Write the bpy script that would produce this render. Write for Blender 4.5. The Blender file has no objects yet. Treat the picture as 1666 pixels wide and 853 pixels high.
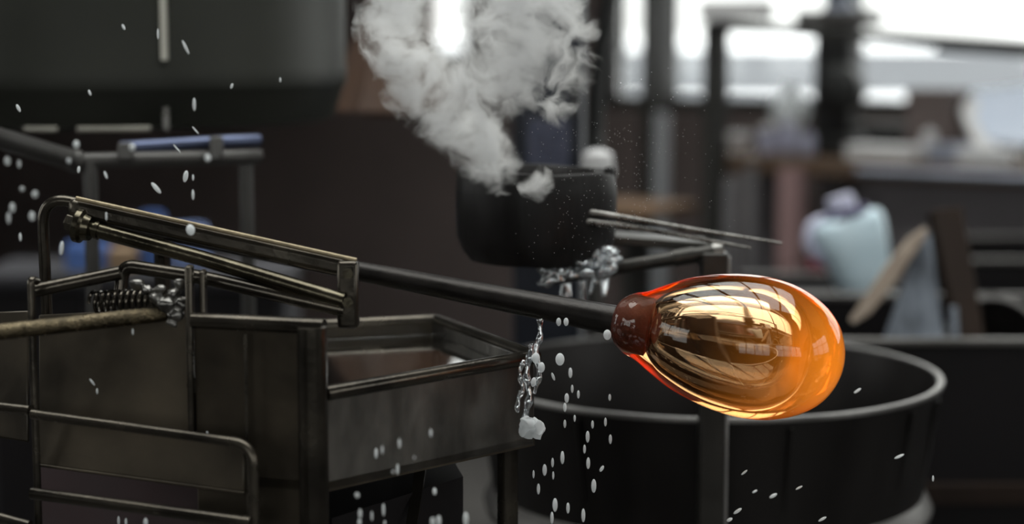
import bpy, bmesh, math, random
from mathutils import Vector, Matrix, noise as mnoise
V = Vector
random.seed(7)
sc = bpy.context.scene
col = sc.collection

# ------------------------------------------------------------ camera
FW, FH, FPX = 1666.0, 853.0, 3008.0
CAM = V((0.0, 0.0, 1.35))
PITCH = math.radians(7.0)
FWD = V((0, math.cos(PITCH), -math.sin(PITCH)))
UP = V((0, math.sin(PITCH), math.cos(PITCH)))
RIGHT = V((1, 0, 0))
cd = bpy.data.cameras.new('camera')
cd.sensor_width = 36.0
cd.lens = FPX / FW * 36.0
cd.clip_start = 0.05
cd.clip_end = 5000
cd.dof.use_dof = True
cd.dof.focus_distance = 1.99
cd.dof.aperture_fstop = 1.9
cam = bpy.data.objects.new('camera', cd)
cam.location = CAM
cam.rotation_euler = (math.radians(90) - PITCH, 0, 0)
col.objects.link(cam)
sc.camera = cam

# ------------------------------------------------------------ sky (overcast: brighter overhead) and exposure
SKY = 4.6
w = bpy.data.worlds.new('sky')
sc.world = w
w.use_nodes = True
nt = w.node_tree
nt.nodes.clear()
o_ = nt.nodes.new('ShaderNodeOutputWorld')
bg = nt.nodes.new('ShaderNodeBackground')
tc = nt.nodes.new('ShaderNodeTexCoord')
sx = nt.nodes.new('ShaderNodeSeparateXYZ')
mr = nt.nodes.new('ShaderNodeMapRange')
mr.inputs['From Min'].default_value = 0.0
mr.inputs['From Max'].default_value = 1.0
mr.inputs['To Min'].default_value = 0.42 * SKY
mr.inputs['To Max'].default_value = 1.26 * SKY
nt.links.new(tc.outputs['Generated'], sx.inputs[0])
nt.links.new(sx.outputs['Z'], mr.inputs['Value'])
nt.links.new(mr.outputs[0], bg.inputs['Strength'])
bg.inputs['Color'].default_value = (1.0, 0.985, 0.95, 1)
nt.links.new(bg.outputs[0], o_.inputs[0])
sc.view_settings.view_transform = 'Standard'
sc.view_settings.look = 'None'
sc.view_settings.gamma = 1.0
sc.view_settings.use_curve_mapping = False
sc.view_settings.exposure = 0.0
sc.cycles.use_denoising = True
sc.cycles.max_bounces = 14
sc.cycles.diffuse_bounces = 4
sc.cycles.glossy_bounces = 6
sc.cycles.transmission_bounces = 14
sc.cycles.transparent_max_bounces = 16
sc.cycles.volume_bounces = 8
sc.cycles.sample_clamp_indirect = 6.0

def pix(px, py, d):
    return CAM + d * (FWD + RIGHT * ((px - FW / 2) / FPX) - UP * ((py - FH / 2) / FPX))

def px(n, d):
    return n * d / FPX

# ------------------------------------------------------------ mesh builder
def frame_of(d):
    d = d.normalized()
    a = V((0, 0, 1)) if abs(d.z) < 0.95 else V((1, 0, 0))
    x = d.cross(a).normalized()
    return x, d.cross(x).normalized() * -1, d

class MB:
    def __init__(s):
        s.v, s.f = [], []
    def add(s, vs, fs):
        b = len(s.v)
        s.v += [V(p) for p in vs]
        s.f += [tuple(i + b for i in f) for f in fs]
        return s
    def hexa(s, p):      # 4 bottom points ccw from above, 4 top
        return s.add(p, [(3, 2, 1, 0), (4, 5, 6, 7), (0, 1, 5, 4), (1, 2, 6, 5), (2, 3, 7, 6), (3, 0, 4, 7)])
    def box(s, c, size, M=None):
        h = [x / 2 for x in size]
        ps = [V((a * h[0], b * h[1], z * h[2])) for z in (-1, 1) for a, b in ((-1, -1), (1, -1), (1, 1), (-1, 1))]
        if M is not None:
            ps = [M @ p for p in ps]
        return s.hexa([p + V(c) for p in ps])
    def prism(s, base, height, up=V((0, 0, 1))):
        n = len(base)
        vs = [V(p) for p in base] + [V(p) + up * height for p in base]
        fs = [tuple(reversed(range(n))), tuple(range(n, 2 * n))]
        fs += [(i, (i + 1) % n, n + (i + 1) % n, n + i) for i in range(n)]
        return s.add(vs, fs)
    def tube(s, pts, r, n=14, caps=True):
        pts = [V(p) for p in pts]
        m = len(pts)
        rs = r if isinstance(r, (list, tuple)) else [r] * m
        t0 = (pts[1] - pts[0]).normalized()
        x, y, _ = frame_of(t0)
        vs = []
        for i in range(m):
            t = (pts[min(i + 1, m - 1)] - pts[max(i - 1, 0)]).normalized()
            x = (x - t * x.dot(t)).normalized()
            y = t.cross(x)
            vs += [pts[i] + (x * math.cos(2 * math.pi * k / n) + y * math.sin(2 * math.pi * k / n)) * rs[i] for k in range(n)]
        fs = []
        for i in range(m - 1):
            for k in range(n):
                a, b = i * n + k, i * n + (k + 1) % n
                fs.append((a, b, b + n, a + n))
        if caps:
            fs += [tuple(reversed(range(n))), tuple(range((m - 1) * n, m * n))]
        return s.add(vs, fs)
    def lathe(s, A, axis, prof, n=40, flip=False, closed=False):
        x, y, d = frame_of(axis)
        y = d.cross(x)
        vs, idx = [], []
        for t, r in prof:
            if r <= 1e-7:
                idx.append([len(vs)])
                vs.append(V(A) + d * t)
            else:
                idx.append(list(range(len(vs), len(vs) + n)))
                vs += [V(A) + d * t + (x * math.cos(2 * math.pi * k / n) + y * math.sin(2 * math.pi * k / n)) * r for k in range(n)]
        fs = []
        pairs = list(zip(idx, idx[1:])) + ([(idx[-1], idx[0])] if closed else [])
        for a, b in pairs:
            for k in range(n):
                k2 = (k + 1) % n
                if len(a) == 1 and len(b) == 1:
                    continue
                if len(a) == 1:
                    f = (a[0], b[k2], b[k])
                elif len(b) == 1:
                    f = (a[k], a[k2], b[0])
                else:
                    f = (a[k], a[k2], b[k2], b[k])
                fs.append(tuple(reversed(f)) if flip else f)
        return s.add(vs, fs)
    def ball(s, c, r, n=12, m=8, M=None):
        r = (r, r, r) if isinstance(r, (int, float)) else r
        vs, fs = [V((0, 0, -r[2]))], []
        for i in range(1, m):
            a = math.pi * i / m - math.pi / 2
            vs += [V((r[0] * math.cos(a) * math.cos(2 * math.pi * k / n), r[1] * math.cos(a) * math.sin(2 * math.pi * k / n), r[2] * math.sin(a))) for k in range(n)]
        vs.append(V((0, 0, r[2])))
        for k in range(n):
            fs.append((0, 1 + (k + 1) % n, 1 + k))
            fs.append((len(vs) - 1, 1 + (m - 2) * n + k, 1 + (m - 2) * n + (k + 1) % n))
        for i in range(m - 2):
            for k in range(n):
                a, b = 1 + i * n + k, 1 + i * n + (k + 1) % n
                fs.append((a, b, b + n, a + n))
        if M is not None:
            vs = [M @ p for p in vs]
        return s.add([p + V(c) for p in vs], fs)
    def bar(s, p0, p1, wid, hei, side=None):   # rectangular bar between two points
        p0, p1 = V(p0), V(p1)
        d = (p1 - p0).normalized()
        sd = side if side is not None else d.cross(V((0, 0, 1)) if abs(d.z) < 0.95 else V((0, -1, 0)))
        sd = (sd - d * sd.dot(d)).normalized() * wid / 2
        u = sd.cross(d).normalized() * hei / 2
        return s.hexa([p0 - sd - u, p0 + sd - u, p1 + sd - u, p1 - sd - u, p0 - sd + u, p0 + sd + u, p1 + sd + u, p1 - sd + u])
    def jitter(s, amp, scale, seed=0):
        off = V((seed * 7.31, seed * 3.7, seed * 1.9))
        s.v = [p + mnoise.noise_vector((p + off) * scale) * amp for p in s.v]
        return s

def fillet(pts, rad, seg=6):
    pts = [V(p) for p in pts]
    out = [pts[0]]
    for a, b, c in zip(pts, pts[1:], pts[2:]):
        u, v = (a - b), (c - b)
        r = min(rad, u.length * 0.45, v.length * 0.45)
        p, q = b + u.normalized() * r, b + v.normalized() * r
        out += [p * (1 - t) ** 2 + b * 2 * t * (1 - t) + q * t * t for t in [i / seg for i in range(seg + 1)]]
    out.append(pts[-1])
    return out

def smooth_path(pts, seg=6):
    pts = [V(p) for p in pts]
    P = [pts[0]] + pts + [pts[-1]]
    out = []
    for i in range(1, len(P) - 2):
        for k in range(seg):
            t = k / seg
            a, b, c, d = P[i - 1], P[i], P[i + 1], P[i + 2]
            out.append(0.5 * ((2 * b) + (c - a) * t + (2 * a - 5 * b + 4 * c - d) * t * t + (3 * b - a - 3 * c + d) * t ** 3))
    out.append(pts[-1])
    return out

def link(name, mb, mat, loc=V((0, 0, 0)), parent=None, bevel=0.0, angle=40, fix=True):
    me = bpy.data.meshes.new(name)
    me.from_pydata([tuple(p - loc) for p in mb.v], [], mb.f)
    if fix:
        bm = bmesh.new()
        bm.from_mesh(me)
        bmesh.ops.recalc_face_normals(bm, faces=bm.faces)
        bm.to_mesh(me)
        bm.free()
    me.materials.append(mat)
    me.polygons.foreach_set('use_smooth', [True] * len(me.polygons))
    me.set_sharp_from_angle(angle=math.radians(angle))
    o = bpy.data.objects.new(name, me)
    col.objects.link(o)
    if parent is not None:
        o.parent = parent
    else:
        o.location = loc
    if bevel:
        b = o.modifiers.new('bevel', 'BEVEL')
        b.width = bevel
        b.segments = 2
        b.limit_method = 'ANGLE'
        b.harden_normals = False
    return o

def tag(o, label, cat, group=None, kind=None):
    o['label'] = label
    o['category'] = cat
    if group:
        o['group'] = group
    if kind:
        o['kind'] = kind
    return o

def thing(name, label, cat, loc, group=None):
    o = bpy.data.objects.new(name, None)
    o.empty_display_size = 0.05
    o.location = loc
    col.objects.link(o)
    return tag(o, label, cat, group)

def root(o):
    while o.parent is not None:
        o = o.parent
    return o

def part(name, mb, mat, parent, bevel=0.0, angle=40, label=None, fix=True):
    o = link(name, mb, mat, V(root(parent).location), parent, bevel, angle, fix)
    if label:
        o['label'] = label
    return o

def single(name, mb, mat, label, cat, group=None, bevel=0.0, angle=40, kind=None, fix=True):
    c = sum(mb.v, V()) / len(mb.v)
    c.z = min(p.z for p in mb.v)
    o = link(name, mb, mat, c, None, bevel, angle, fix)
    return tag(o, label, cat, group, kind)

def struct(name, mb, mat, parent=None, bevel=0.0):
    o = link(name, mb, mat, V(root(parent).location) if parent else V((0, 0, 0)), parent, bevel)
    if parent is None:
        o['kind'] = 'structure'
    return o

# ------------------------------------------------------------ materials
def new_mat(name):
    m = bpy.data.materials.new(name)
    m.use_nodes = True
    n = m.node_tree
    n.nodes.clear()
    out = n.nodes.new('ShaderNodeOutputMaterial')
    return m, n, out

def pmat(name, c1, c2=None, rough=0.5, rough2=None, metal=0.0, scale=12.0, detail=5.0, bump=0.0, bscale=None, stretch=(1, 1, 1), coat=0.0, spec=0.5, contrast=0.25, emit=0.0):
    m, n, out = new_mat(name)
    b = n.nodes.new('ShaderNodeBsdfPrincipled')
    n.links.new(b.outputs[0], out.inputs[0])
    b.inputs['Metallic'].default_value = metal
    b.inputs['Coat Weight'].default_value = coat
    b.inputs['Coat Roughness'].default_value = 0.08
    b.inputs['Specular IOR Level'].default_value = spec
    tc = n.nodes.new('ShaderNodeTexCoord')
    mp = n.nodes.new('ShaderNodeMapping')
    mp.inputs['Scale'].default_value = stretch
    n.links.new(tc.outputs['Object'], mp.inputs['Vector'])
    nz = n.nodes.new('ShaderNodeTexNoise')
    nz.inputs['Scale'].default_value = scale
    nz.inputs['Detail'].default_value = detail
    n.links.new(mp.outputs[0], nz.inputs['Vector'])
    c2 = c2 or tuple(x * 0.6 for x in c1)
    rp = n.nodes.new('ShaderNodeValToRGB')
    rp.color_ramp.elements[0].position = 0.5 - contrast
    rp.color_ramp.elements[1].position = 0.5 + contrast
    rp.color_ramp.elements[0].color = (*c2, 1)
    rp.color_ramp.elements[1].color = (*c1, 1)
    n.links.new(nz.outputs['Fac'], rp.inputs[0])
    n.links.new(rp.outputs[0], b.inputs['Base Color'])
    rr = n.nodes.new('ShaderNodeMapRange')
    rr.inputs['From Min'].default_value = 0.3
    rr.inputs['From Max'].default_value = 0.7
    rr.inputs['To Min'].default_value = rough
    rr.inputs['To Max'].default_value = rough2 if rough2 is not None else rough
    n.links.new(nz.outputs['Fac'], rr.inputs['Value'])
    n.links.new(rr.outputs[0], b.inputs['Roughness'])
    if bump:
        bn = n.nodes.new('ShaderNodeTexNoise')
        bn.inputs['Scale'].default_value = bscale or scale * 4
        bn.inputs['Detail'].default_value = 4
        n.links.new(mp.outputs[0], bn.inputs['Vector'])
        bp = n.nodes.new('ShaderNodeBump')
        bp.inputs['Strength'].default_value = bump
        bp.inputs['Distance'].default_value = 0.002
        n.links.new(bn.outputs['Fac'], bp.inputs['Height'])
        n.links.new(bp.outputs[0], b.inputs['Normal'])
    return m

def glass_mat(name, ior, rough, color=(1, 1, 1)):
    m, n, out = new_mat(name)
    b = n.nodes.new('ShaderNodeBsdfGlass')
    b.inputs['IOR'].default_value = ior
    b.inputs['Roughness'].default_value = rough
    b.inputs['Color'].default_value = (*color, 1)
    n.links.new(b.outputs[0], out.inputs['Surface'])
    return m

M = {}
M['tank_steel'] = pmat('tank_steel', (0.105, 0.085, 0.060), (0.030, 0.025, 0.019), 0.38, 0.55, 0.75, 9, 6, 0.25, 60, coat=0.15)
M['wet_wall'] = pmat('wet_tank_wall', (0.22, 0.205, 0.185), (0.03, 0.028, 0.026), 0.22, 0.5, 0.5, 14, 8, 0.6, 90, (1, 1, 0.4), coat=0.4)
M['black_bar'] = pmat('blackened_bar', (0.13, 0.113, 0.09), (0.045, 0.04, 0.034), 0.18, 0.3, 0.85, 16, 5, 0.15, 120)
M['shiny_bar'] = pmat('worn_bright_bar', (0.17, 0.15, 0.105), (0.06, 0.052, 0.038), 0.16, 0.28, 0.95, 22, 5, 0.15, 160)
M['rust_rod'] = pmat('grainy_steel_rod', (0.20, 0.16, 0.10), (0.035, 0.029, 0.02), 0.16, 0.3, 1.0, 90, 4, 0.9, 420)
M['hood'] = pmat('dark_olive_lacquer', (0.026, 0.027, 0.021), (0.017, 0.018, 0.014), 0.42, 0.5, 0.0, 5, 3, 0.05, 30, spec=0.3)
M['hood_lip'] = pmat('worn_lip_steel', (0.62, 0.60, 0.52), (0.36, 0.34, 0.30), 0.3, 0.4, 0.35, 8, 4)  # pale colour for the highlights painted on the hanging vessel
M['stand_grey'] = pmat('grey_stand_paint', (0.10, 0.095, 0.09), (0.055, 0.052, 0.05), 0.3, 0.45, 0.4, 9, 4, 0.1, 80)
M['char_wood'] = pmat('charred_wet_wood', (0.020, 0.018, 0.018), (0.009, 0.008, 0.008), 0.35, 0.6, 0.0, 18, 8, 0.7, 60, (1, 1, 0.25), spec=0.25)
M['pipe'] = pmat('blowpipe_black', (0.035, 0.030, 0.027), (0.018, 0.016, 0.015), 0.3, 0.42, 0.6, 30, 5, 0.2, 200)
M['hot_iron'] = pmat('oxidised_pipe_head', (0.16, 0.045, 0.03), (0.08, 0.022, 0.016), 0.5, 0.6, 0.2, 60, 5, 0.3, 200)  # red of the glow is put into the base colour
M['drum'] = pmat('drum_steel', (0.030, 0.027, 0.026), (0.013, 0.011, 0.011), 0.34, 0.5, 0.6, 10, 6, 0.2, 60, (1, 1, 0.35))
M['drum_in'] = pmat('drum_inside', (0.02, 0.018, 0.017), (0.010, 0.009, 0.009), 0.6, 0.7, 0.1, 10, 5)
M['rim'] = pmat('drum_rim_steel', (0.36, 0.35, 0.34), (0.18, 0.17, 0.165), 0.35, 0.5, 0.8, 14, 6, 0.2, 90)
M['post'] = pmat('post_steel', (0.06, 0.056, 0.050), (0.03, 0.028, 0.026), 0.3, 0.45, 0.7, 12, 5, 0.2, 90)
M['tool_steel'] = pmat('tool_steel', (0.34, 0.33, 0.31), (0.08, 0.075, 0.07), 0.2, 0.38, 0.95, 60, 6, 0.3, 200)
M['bin'] = pmat('black_bin', (0.012, 0.010, 0.011), (0.007, 0.006, 0.007), 0.5, 0.6, 0.0, 6, 4, spec=0.2)
M['bin_rim'] = pmat('bin_rim', (0.16, 0.15, 0.145), (0.08, 0.075, 0.07), 0.4, 0.5, 0.5, 8, 4)
M['tan_wood'] = pmat('pale_wood_edge', (0.42, 0.34, 0.27), (0.26, 0.2, 0.16), 0.6, 0.7, 0, 12, 6, 0.3, 60, (1, 1, 6))
M['brown_wood'] = pmat('dark_brown_board', (0.030, 0.019, 0.014), (0.016, 0.011, 0.009), 0.6, 0.75, 0, 10, 6, 0.3, 60, (1, 1, 0.2), spec=0.15)
M['zinc'] = pmat('zinc_sheet', (0.42, 0.47, 0.55), (0.06, 0.065, 0.075), 0.3, 0.5, 0.75, 16, 8, 0.5, 30, (1.5, 1, 0.5))
M['blue_plastic'] = pmat('pale_blue_plastic', (0.72, 0.84, 0.90), (0.55, 0.72, 0.82), 0.35, 0.45, 0, 6, 3, 0.1, 20)
M['cap_plastic'] = pmat('lilac_cap_plastic', (0.62, 0.62, 0.76), (0.5, 0.5, 0.66), 0.4, 0.5, 0, 8, 3)
M['navy'] = pmat('navy_strap', (0.05, 0.04, 0.12), (0.03, 0.025, 0.08), 0.5, 0.6, 0, 10, 3)
M['red'] = pmat('dark_red_paint', (0.16, 0.014, 0.03), (0.09, 0.01, 0.02), 0.45, 0.55, 0, 8, 3)
M['wall_brown'] = pmat('dark_brown_wall', (0.15, 0.115, 0.108), (0.11, 0.085, 0.08), 0.7, 0.8, 0, 3, 5)
M['wall_dark'] = pmat('dark_wall', (0.05, 0.048, 0.055), (0.035, 0.034, 0.04), 0.7, 0.8, 0, 3, 5)
M['ceiling'] = pmat('ceiling_boards', (0.14, 0.13, 0.12), (0.10, 0.09, 0.085), 0.8, 0.9, 0, 3, 5)
M['floor'] = pmat('floor_concrete', (0.07, 0.065, 0.06), (0.04, 0.037, 0.035), 0.6, 0.8, 0, 4, 6)
M['frame_dark'] = pmat('window_frame_dark', (0.025, 0.024, 0.020), (0.016, 0.015, 0.013), 0.5, 0.6, 0, 8, 3)
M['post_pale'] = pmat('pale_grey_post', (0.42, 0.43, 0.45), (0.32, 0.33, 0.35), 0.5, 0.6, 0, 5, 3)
M['bench_wood'] = pmat('bench_top_wood', (0.16, 0.10, 0.06), (0.09, 0.055, 0.035), 0.55, 0.65, 0, 6, 5, 0, None, (0.3, 1, 1))
M['bench_front'] = pmat('bench_front_grey', (0.17, 0.155, 0.165), (0.13, 0.12, 0.125), 0.6, 0.7, 0, 4, 4)
M['rail_blue'] = pmat('steel_rail_bluish', (0.45, 0.48, 0.58), (0.35, 0.38, 0.46), 0.3, 0.4, 0.7, 8, 3)
M['black_iron'] = pmat('black_iron', (0.018, 0.019, 0.018), (0.012, 0.012, 0.012), 0.5, 0.6, 0.1, 8, 3)
M['white_enamel'] = pmat('white_enamel', (0.78, 0.77, 0.77), (0.66, 0.65, 0.66), 0.3, 0.4, 0, 6, 3)
M['lilac_glass'] = pmat('lilac_glaze', (0.50, 0.50, 0.62), (0.38, 0.38, 0.5), 0.15, 0.25, 0, 6, 3, coat=0.5)
M['grey_box'] = pmat('grey_card', (0.80, 0.79, 0.79), (0.70, 0.69, 0.69), 0.6, 0.7, 0, 6, 3)
M['pink'] = pmat('pink_cloth', (0.36, 0.23, 0.225), (0.27, 0.165, 0.165), 0.85, 0.9, 0, 12, 4)
M['grey_cloth'] = pmat('grey_steel_pipe', (0.20, 0.19, 0.195), (0.14, 0.135, 0.14), 0.5, 0.6, 0.2, 10, 4)
M['ochre'] = pmat('ochre_board', (0.22, 0.125, 0.065), (0.16, 0.09, 0.045), 0.6, 0.7, 0, 8, 4)
M['blue_sheet'] = pmat('light_blue_sheet', (0.70, 0.76, 0.88), (0.6, 0.68, 0.82), 0.4, 0.5, 0, 4, 3)
M['blue_barrel'] = pmat('blue_barrel', (0.10, 0.19, 0.48), (0.06, 0.12, 0.34), 0.3, 0.4, 0, 6, 3)
M['blue_pale'] = pmat('light_blue_pail', (0.30, 0.40, 0.72), (0.22, 0.3, 0.58), 0.3, 0.4, 0, 6, 3)
M['dim_pane'] = pmat('dim_blue_pane', (0.10, 0.11, 0.17), (0.06, 0.065, 0.10), 0.25, 0.35, 0.2, 9, 3)
M['maroon'] = pmat('dark_maroon_paint', (0.030, 0.007, 0.009), (0.018, 0.006, 0.008), 0.5, 0.6, 0, 8, 3)
M['rail_dim'] = pmat('dim_blue_rail', (0.17, 0.20, 0.33), (0.10, 0.12, 0.2), 0.3, 0.4, 0.6, 8, 3)
M['brass_edge'] = pmat('worn_tan_edge', (0.42, 0.34, 0.22), (0.2, 0.16, 0.10), 0.35, 0.5, 0.6, 40, 5, 0.3, 200)  # tan colour standing for a highlight along the rail
M['card'] = pmat('cardboard', (0.44, 0.30, 0.19), (0.34, 0.23, 0.14), 0.8, 0.9, 0, 8, 4)
M['rust_hood'] = pmat('rust_brown_sheet', (0.11, 0.052, 0.026), (0.065, 0.032, 0.018), 0.6, 0.75, 0.1, 7, 6, 0.2, 40)
M['dark_blue_steel'] = pmat('blue_black_steel', (0.035, 0.040, 0.055), (0.02, 0.022, 0.03), 0.3, 0.45, 0.3, 6, 4)
M['snow'] = pmat('snow_ground', (0.85, 0.86, 0.88), (0.78, 0.79, 0.82), 0.8, 0.9, 0, 0.02, 3)
M['lake'] = pmat('lake_ice', (0.15, 0.155, 0.165), (0.10, 0.105, 0.115), 1.0, 1.0, 0, 0.02, 3, spec=0.0)
M['water'] = glass_mat('clear_water', 1.33, 0.02)
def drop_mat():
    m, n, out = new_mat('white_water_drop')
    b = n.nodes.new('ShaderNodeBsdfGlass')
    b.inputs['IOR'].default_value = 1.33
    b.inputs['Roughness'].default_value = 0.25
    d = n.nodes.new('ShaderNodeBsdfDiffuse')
    d.inputs['Color'].default_value = (0.95, 0.97, 0.98, 1)  # white mixed in stands for backlight sparkling in clear water
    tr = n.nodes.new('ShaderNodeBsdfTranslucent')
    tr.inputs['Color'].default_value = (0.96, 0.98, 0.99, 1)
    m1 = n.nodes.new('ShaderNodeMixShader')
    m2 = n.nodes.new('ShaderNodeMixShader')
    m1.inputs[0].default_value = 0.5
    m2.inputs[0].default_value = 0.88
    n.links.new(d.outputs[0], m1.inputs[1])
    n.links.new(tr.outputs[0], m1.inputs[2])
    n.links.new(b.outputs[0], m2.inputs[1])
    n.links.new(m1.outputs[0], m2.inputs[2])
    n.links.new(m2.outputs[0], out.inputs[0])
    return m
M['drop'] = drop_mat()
def wet_mat():
    m, n, out = new_mat('glinting_water')
    b = n.nodes.new('ShaderNodeBsdfGlass')
    b.inputs['IOR'].default_value = 1.33
    b.inputs['Roughness'].default_value = 0.03
    g = n.nodes.new('ShaderNodeBsdfGlossy')
    g.inputs['Roughness'].default_value = 0.06
    g.inputs['Color'].default_value = (0.9, 0.94, 0.97, 1)
    mx = n.nodes.new('ShaderNodeMixShader')
    mx.inputs[0].default_value = 0.5
    n.links.new(b.outputs[0], mx.inputs[1])
    n.links.new(g.outputs[0], mx.inputs[2])
    n.links.new(mx.outputs[0], out.inputs[0])
    return m
M['wet'] = wet_mat()
M['vessel'] = glass_mat('clear_glass', 1.45, 0.0)

def pane_material():
    m, n, out = new_mat('window_pane')
    t = n.nodes.new('ShaderNodeBsdfTransparent')
    t.inputs[0].default_value = (0.93, 0.95, 0.95, 1)
    g = n.nodes.new('ShaderNodeBsdfGlossy')
    g.inputs['Roughness'].default_value = 0.02
    fr = n.nodes.new('ShaderNodeFresnel')
    fr.inputs['IOR'].default_value = 1.45
    mx = n.nodes.new('ShaderNodeMixShader')
    n.links.new(fr.outputs[0], mx.inputs[0])
    n.links.new(t.outputs[0], mx.inputs[1])
    n.links.new(g.outputs[0], mx.inputs[2])
    n.links.new(mx.outputs[0], out.inputs[0])
    return m
M['pane'] = pane_material()

def hot_glass(axis_o, axis_d, length):
    """molten amber glass: clear refracting surface, amber absorption, glow growing towards the hot tip"""
    m, n, out = new_mat('hot_amber_glass')
    b = n.nodes.new('ShaderNodeBsdfGlass')
    b.inputs['IOR'].default_value = 1.5
    b.inputs['Roughness'].default_value = 0.0
    n.links.new(b.outputs[0], out.inputs['Surface'])
    ab = n.nodes.new('ShaderNodeVolumeAbsorption')
    ab.inputs['Color'].default_value = (0.90, 0.55, 0.08, 1)
    ab.inputs['Density'].default_value = 20.0
    em = n.nodes.new('ShaderNodeEmission')
    em.inputs['Color'].default_value = (1.0, 0.36, 0.03, 1)
    em.inputs['Strength'].default_value = 4.0
    ad = n.nodes.new('ShaderNodeAddShader')
    n.links.new(ab.outputs[0], ad.inputs[0])
    n.links.new(em.outputs[0], ad.inputs[1])
    n.links.new(ad.outputs[0], out.inputs['Volume'])
    tc = n.nodes.new('ShaderNodeTexCoord')
    dt = n.nodes.new('ShaderNodeVectorMath')
    dt.operation = 'DOT_PRODUCT'
    dt.inputs[1].default_value = axis_d / length
    sb = n.nodes.new('ShaderNodeVectorMath')
    sb.operation = 'SUBTRACT'
    sb.inputs[1].default_value = axis_o
    n.links.new(tc.outputs['Object'], sb.inputs[0])
    n.links.new(sb.outputs[0], dt.inputs[0])
    rg = n.nodes.new('ShaderNodeValToRGB')
    e = rg.color_ramp.elements
    e[0].position, e[0].color = 0.0, (0.003, 0.003, 0.003, 1)
    e[1].position, e[1].color = 1.0, (1, 1, 1, 1)
    x = e.new(0.45); x.color = (0.004, 0.004, 0.004, 1)
    x = e.new(0.80); x.color = (0.22, 0.22, 0.22, 1)
    n.links.new(dt.outputs['Value'], rg.inputs[0])
    mu = n.nodes.new('ShaderNodeMath')
    mu.operation = 'MULTIPLY'
    mu.inputs[1].default_value = 16.0
    n.links.new(rg.outputs[0], mu.inputs[0])
    n.links.new(mu.outputs[0], em.inputs['Strength'])
    return m

# ------------------------------------------------------------ the hall: shell, windows, ground outside
TH = math.radians(35)
WU = V((math.cos(TH), -math.sin(TH), 0))          # along the window wall, to the right
WN = V((-math.sin(TH), -math.cos(TH), 0))         # into the room
WQ = pix(1300, 200, 6.5)
WQ.z = 0
def wp(x, y, off=0.0):
    """where the line of sight through a photo point meets the window wall (or a plane off metres in front)"""
    d = pix(x, y, 1.0) - CAM
    t = ((WQ + WN * off) - CAM).dot(WN) / d.dot(WN)
    return CAM + d * t
def wl(u, z, off=0.0):
    return WQ + WU * u + WN * off + V((0, 0, z))
def us(x, y=100, off=0.0):
    return (wp(x, y, off) - WQ).dot(WU)

H = 3.7
SILL = wp(1250, 186).z
LEFT_X = -4.2
A_ = WQ + WU * ((LEFT_X - WQ.x) / WU.x)           # left-back corner
B_ = WQ + WU * 4.6                                # right-back corner
C_ = V((B_.x, -4.2, 0))
D_ = V((LEFT_X, -4.2, 0))
UA, UB = (A_ - WQ).dot(WU), 4.6

def slab(poly, z0, h):
    mb = MB()
    return mb.prism([V((p.x, p.y, z0)) for p in poly], h)
struct('floor', slab([A_, D_, C_, B_], -0.2, 0.2), M['floor'])
SKX0, SKX1, SKY0, SKY1 = -2.0, 1.9, 1.2, 5.6       # unseen rooflight, placed and widened to brighten steam, tubes and bench
def ceil():
    mb = MB()
    xl, xr = LEFT_X, B_.x
    def yb(x):
        return A_.y + (B_.y - A_.y) * (x - xl) / (xr - xl)
    def q(x0, x1, y0, y1a, y1b):
        mb.prism([V((x0, y0, H)), V((x1, y0, H)), V((x1, y1b, H)), V((x0, y1a, H))], 0.2)
    q(xl, SKX0, D_.y, yb(xl), yb(SKX0))
    q(SKX1, xr, D_.y, yb(SKX1), yb(xr))
    q(SKX0, SKX1, D_.y, SKY0, SKY0)
    q(SKX0, SKX1, SKY1, yb(SKX0), yb(SKX1))
    struct('ceiling', mb, M['ceiling'])
ceil()

def wall_with_openings(name, P0, u, n, length, openings, mat, th=0.22):
    """one wall: u along it, n into the room; openings (u0,u1,z0,z1), sorted, not touching"""
    mb = MB()
    def blk(u0, u1, z0, z1):
        if u1 - u0 < 1e-4 or z1 - z0 < 1e-4:
            return
        a, b = P0 + u * u0, P0 + u * u1
        q = [a - n * th, b - n * th, b, a]
        mb.prism([V((p.x, p.y, z0)) for p in q], z1 - z0)
    c = 0.0
    for (u0, u1, z0, z1) in openings:
        blk(c, u0, 0, H)
        blk(u0, u1, 0, z0)
        blk(u0, u1, z1, H)
        c = u1
    blk(c, length, 0, H)
    return struct(name, mb, mat)

def portal(P0, u, n, op):
    u0, u1, z0, z1 = op
    ld = bpy.data.lights.new('window_portal', 'AREA')
    ld.shape = 'RECTANGLE'
    ld.size = u1 - u0
    ld.size_y = z1 - z0
    ld.cycles.is_portal = True
    lo = bpy.data.objects.new('window_portal', ld)
    c = P0 + u * ((u0 + u1) / 2) - n * 0.24
    lo.location = (c.x, c.y, (z0 + z1) / 2)
    # the light shines along its -Z axis: into the room
    z = -n
    x = u
    y = z.cross(x)
    lo.rotation_euler = Matrix((x, y, z)).transposed().to_euler()
    col.objects.link(lo)

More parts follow.
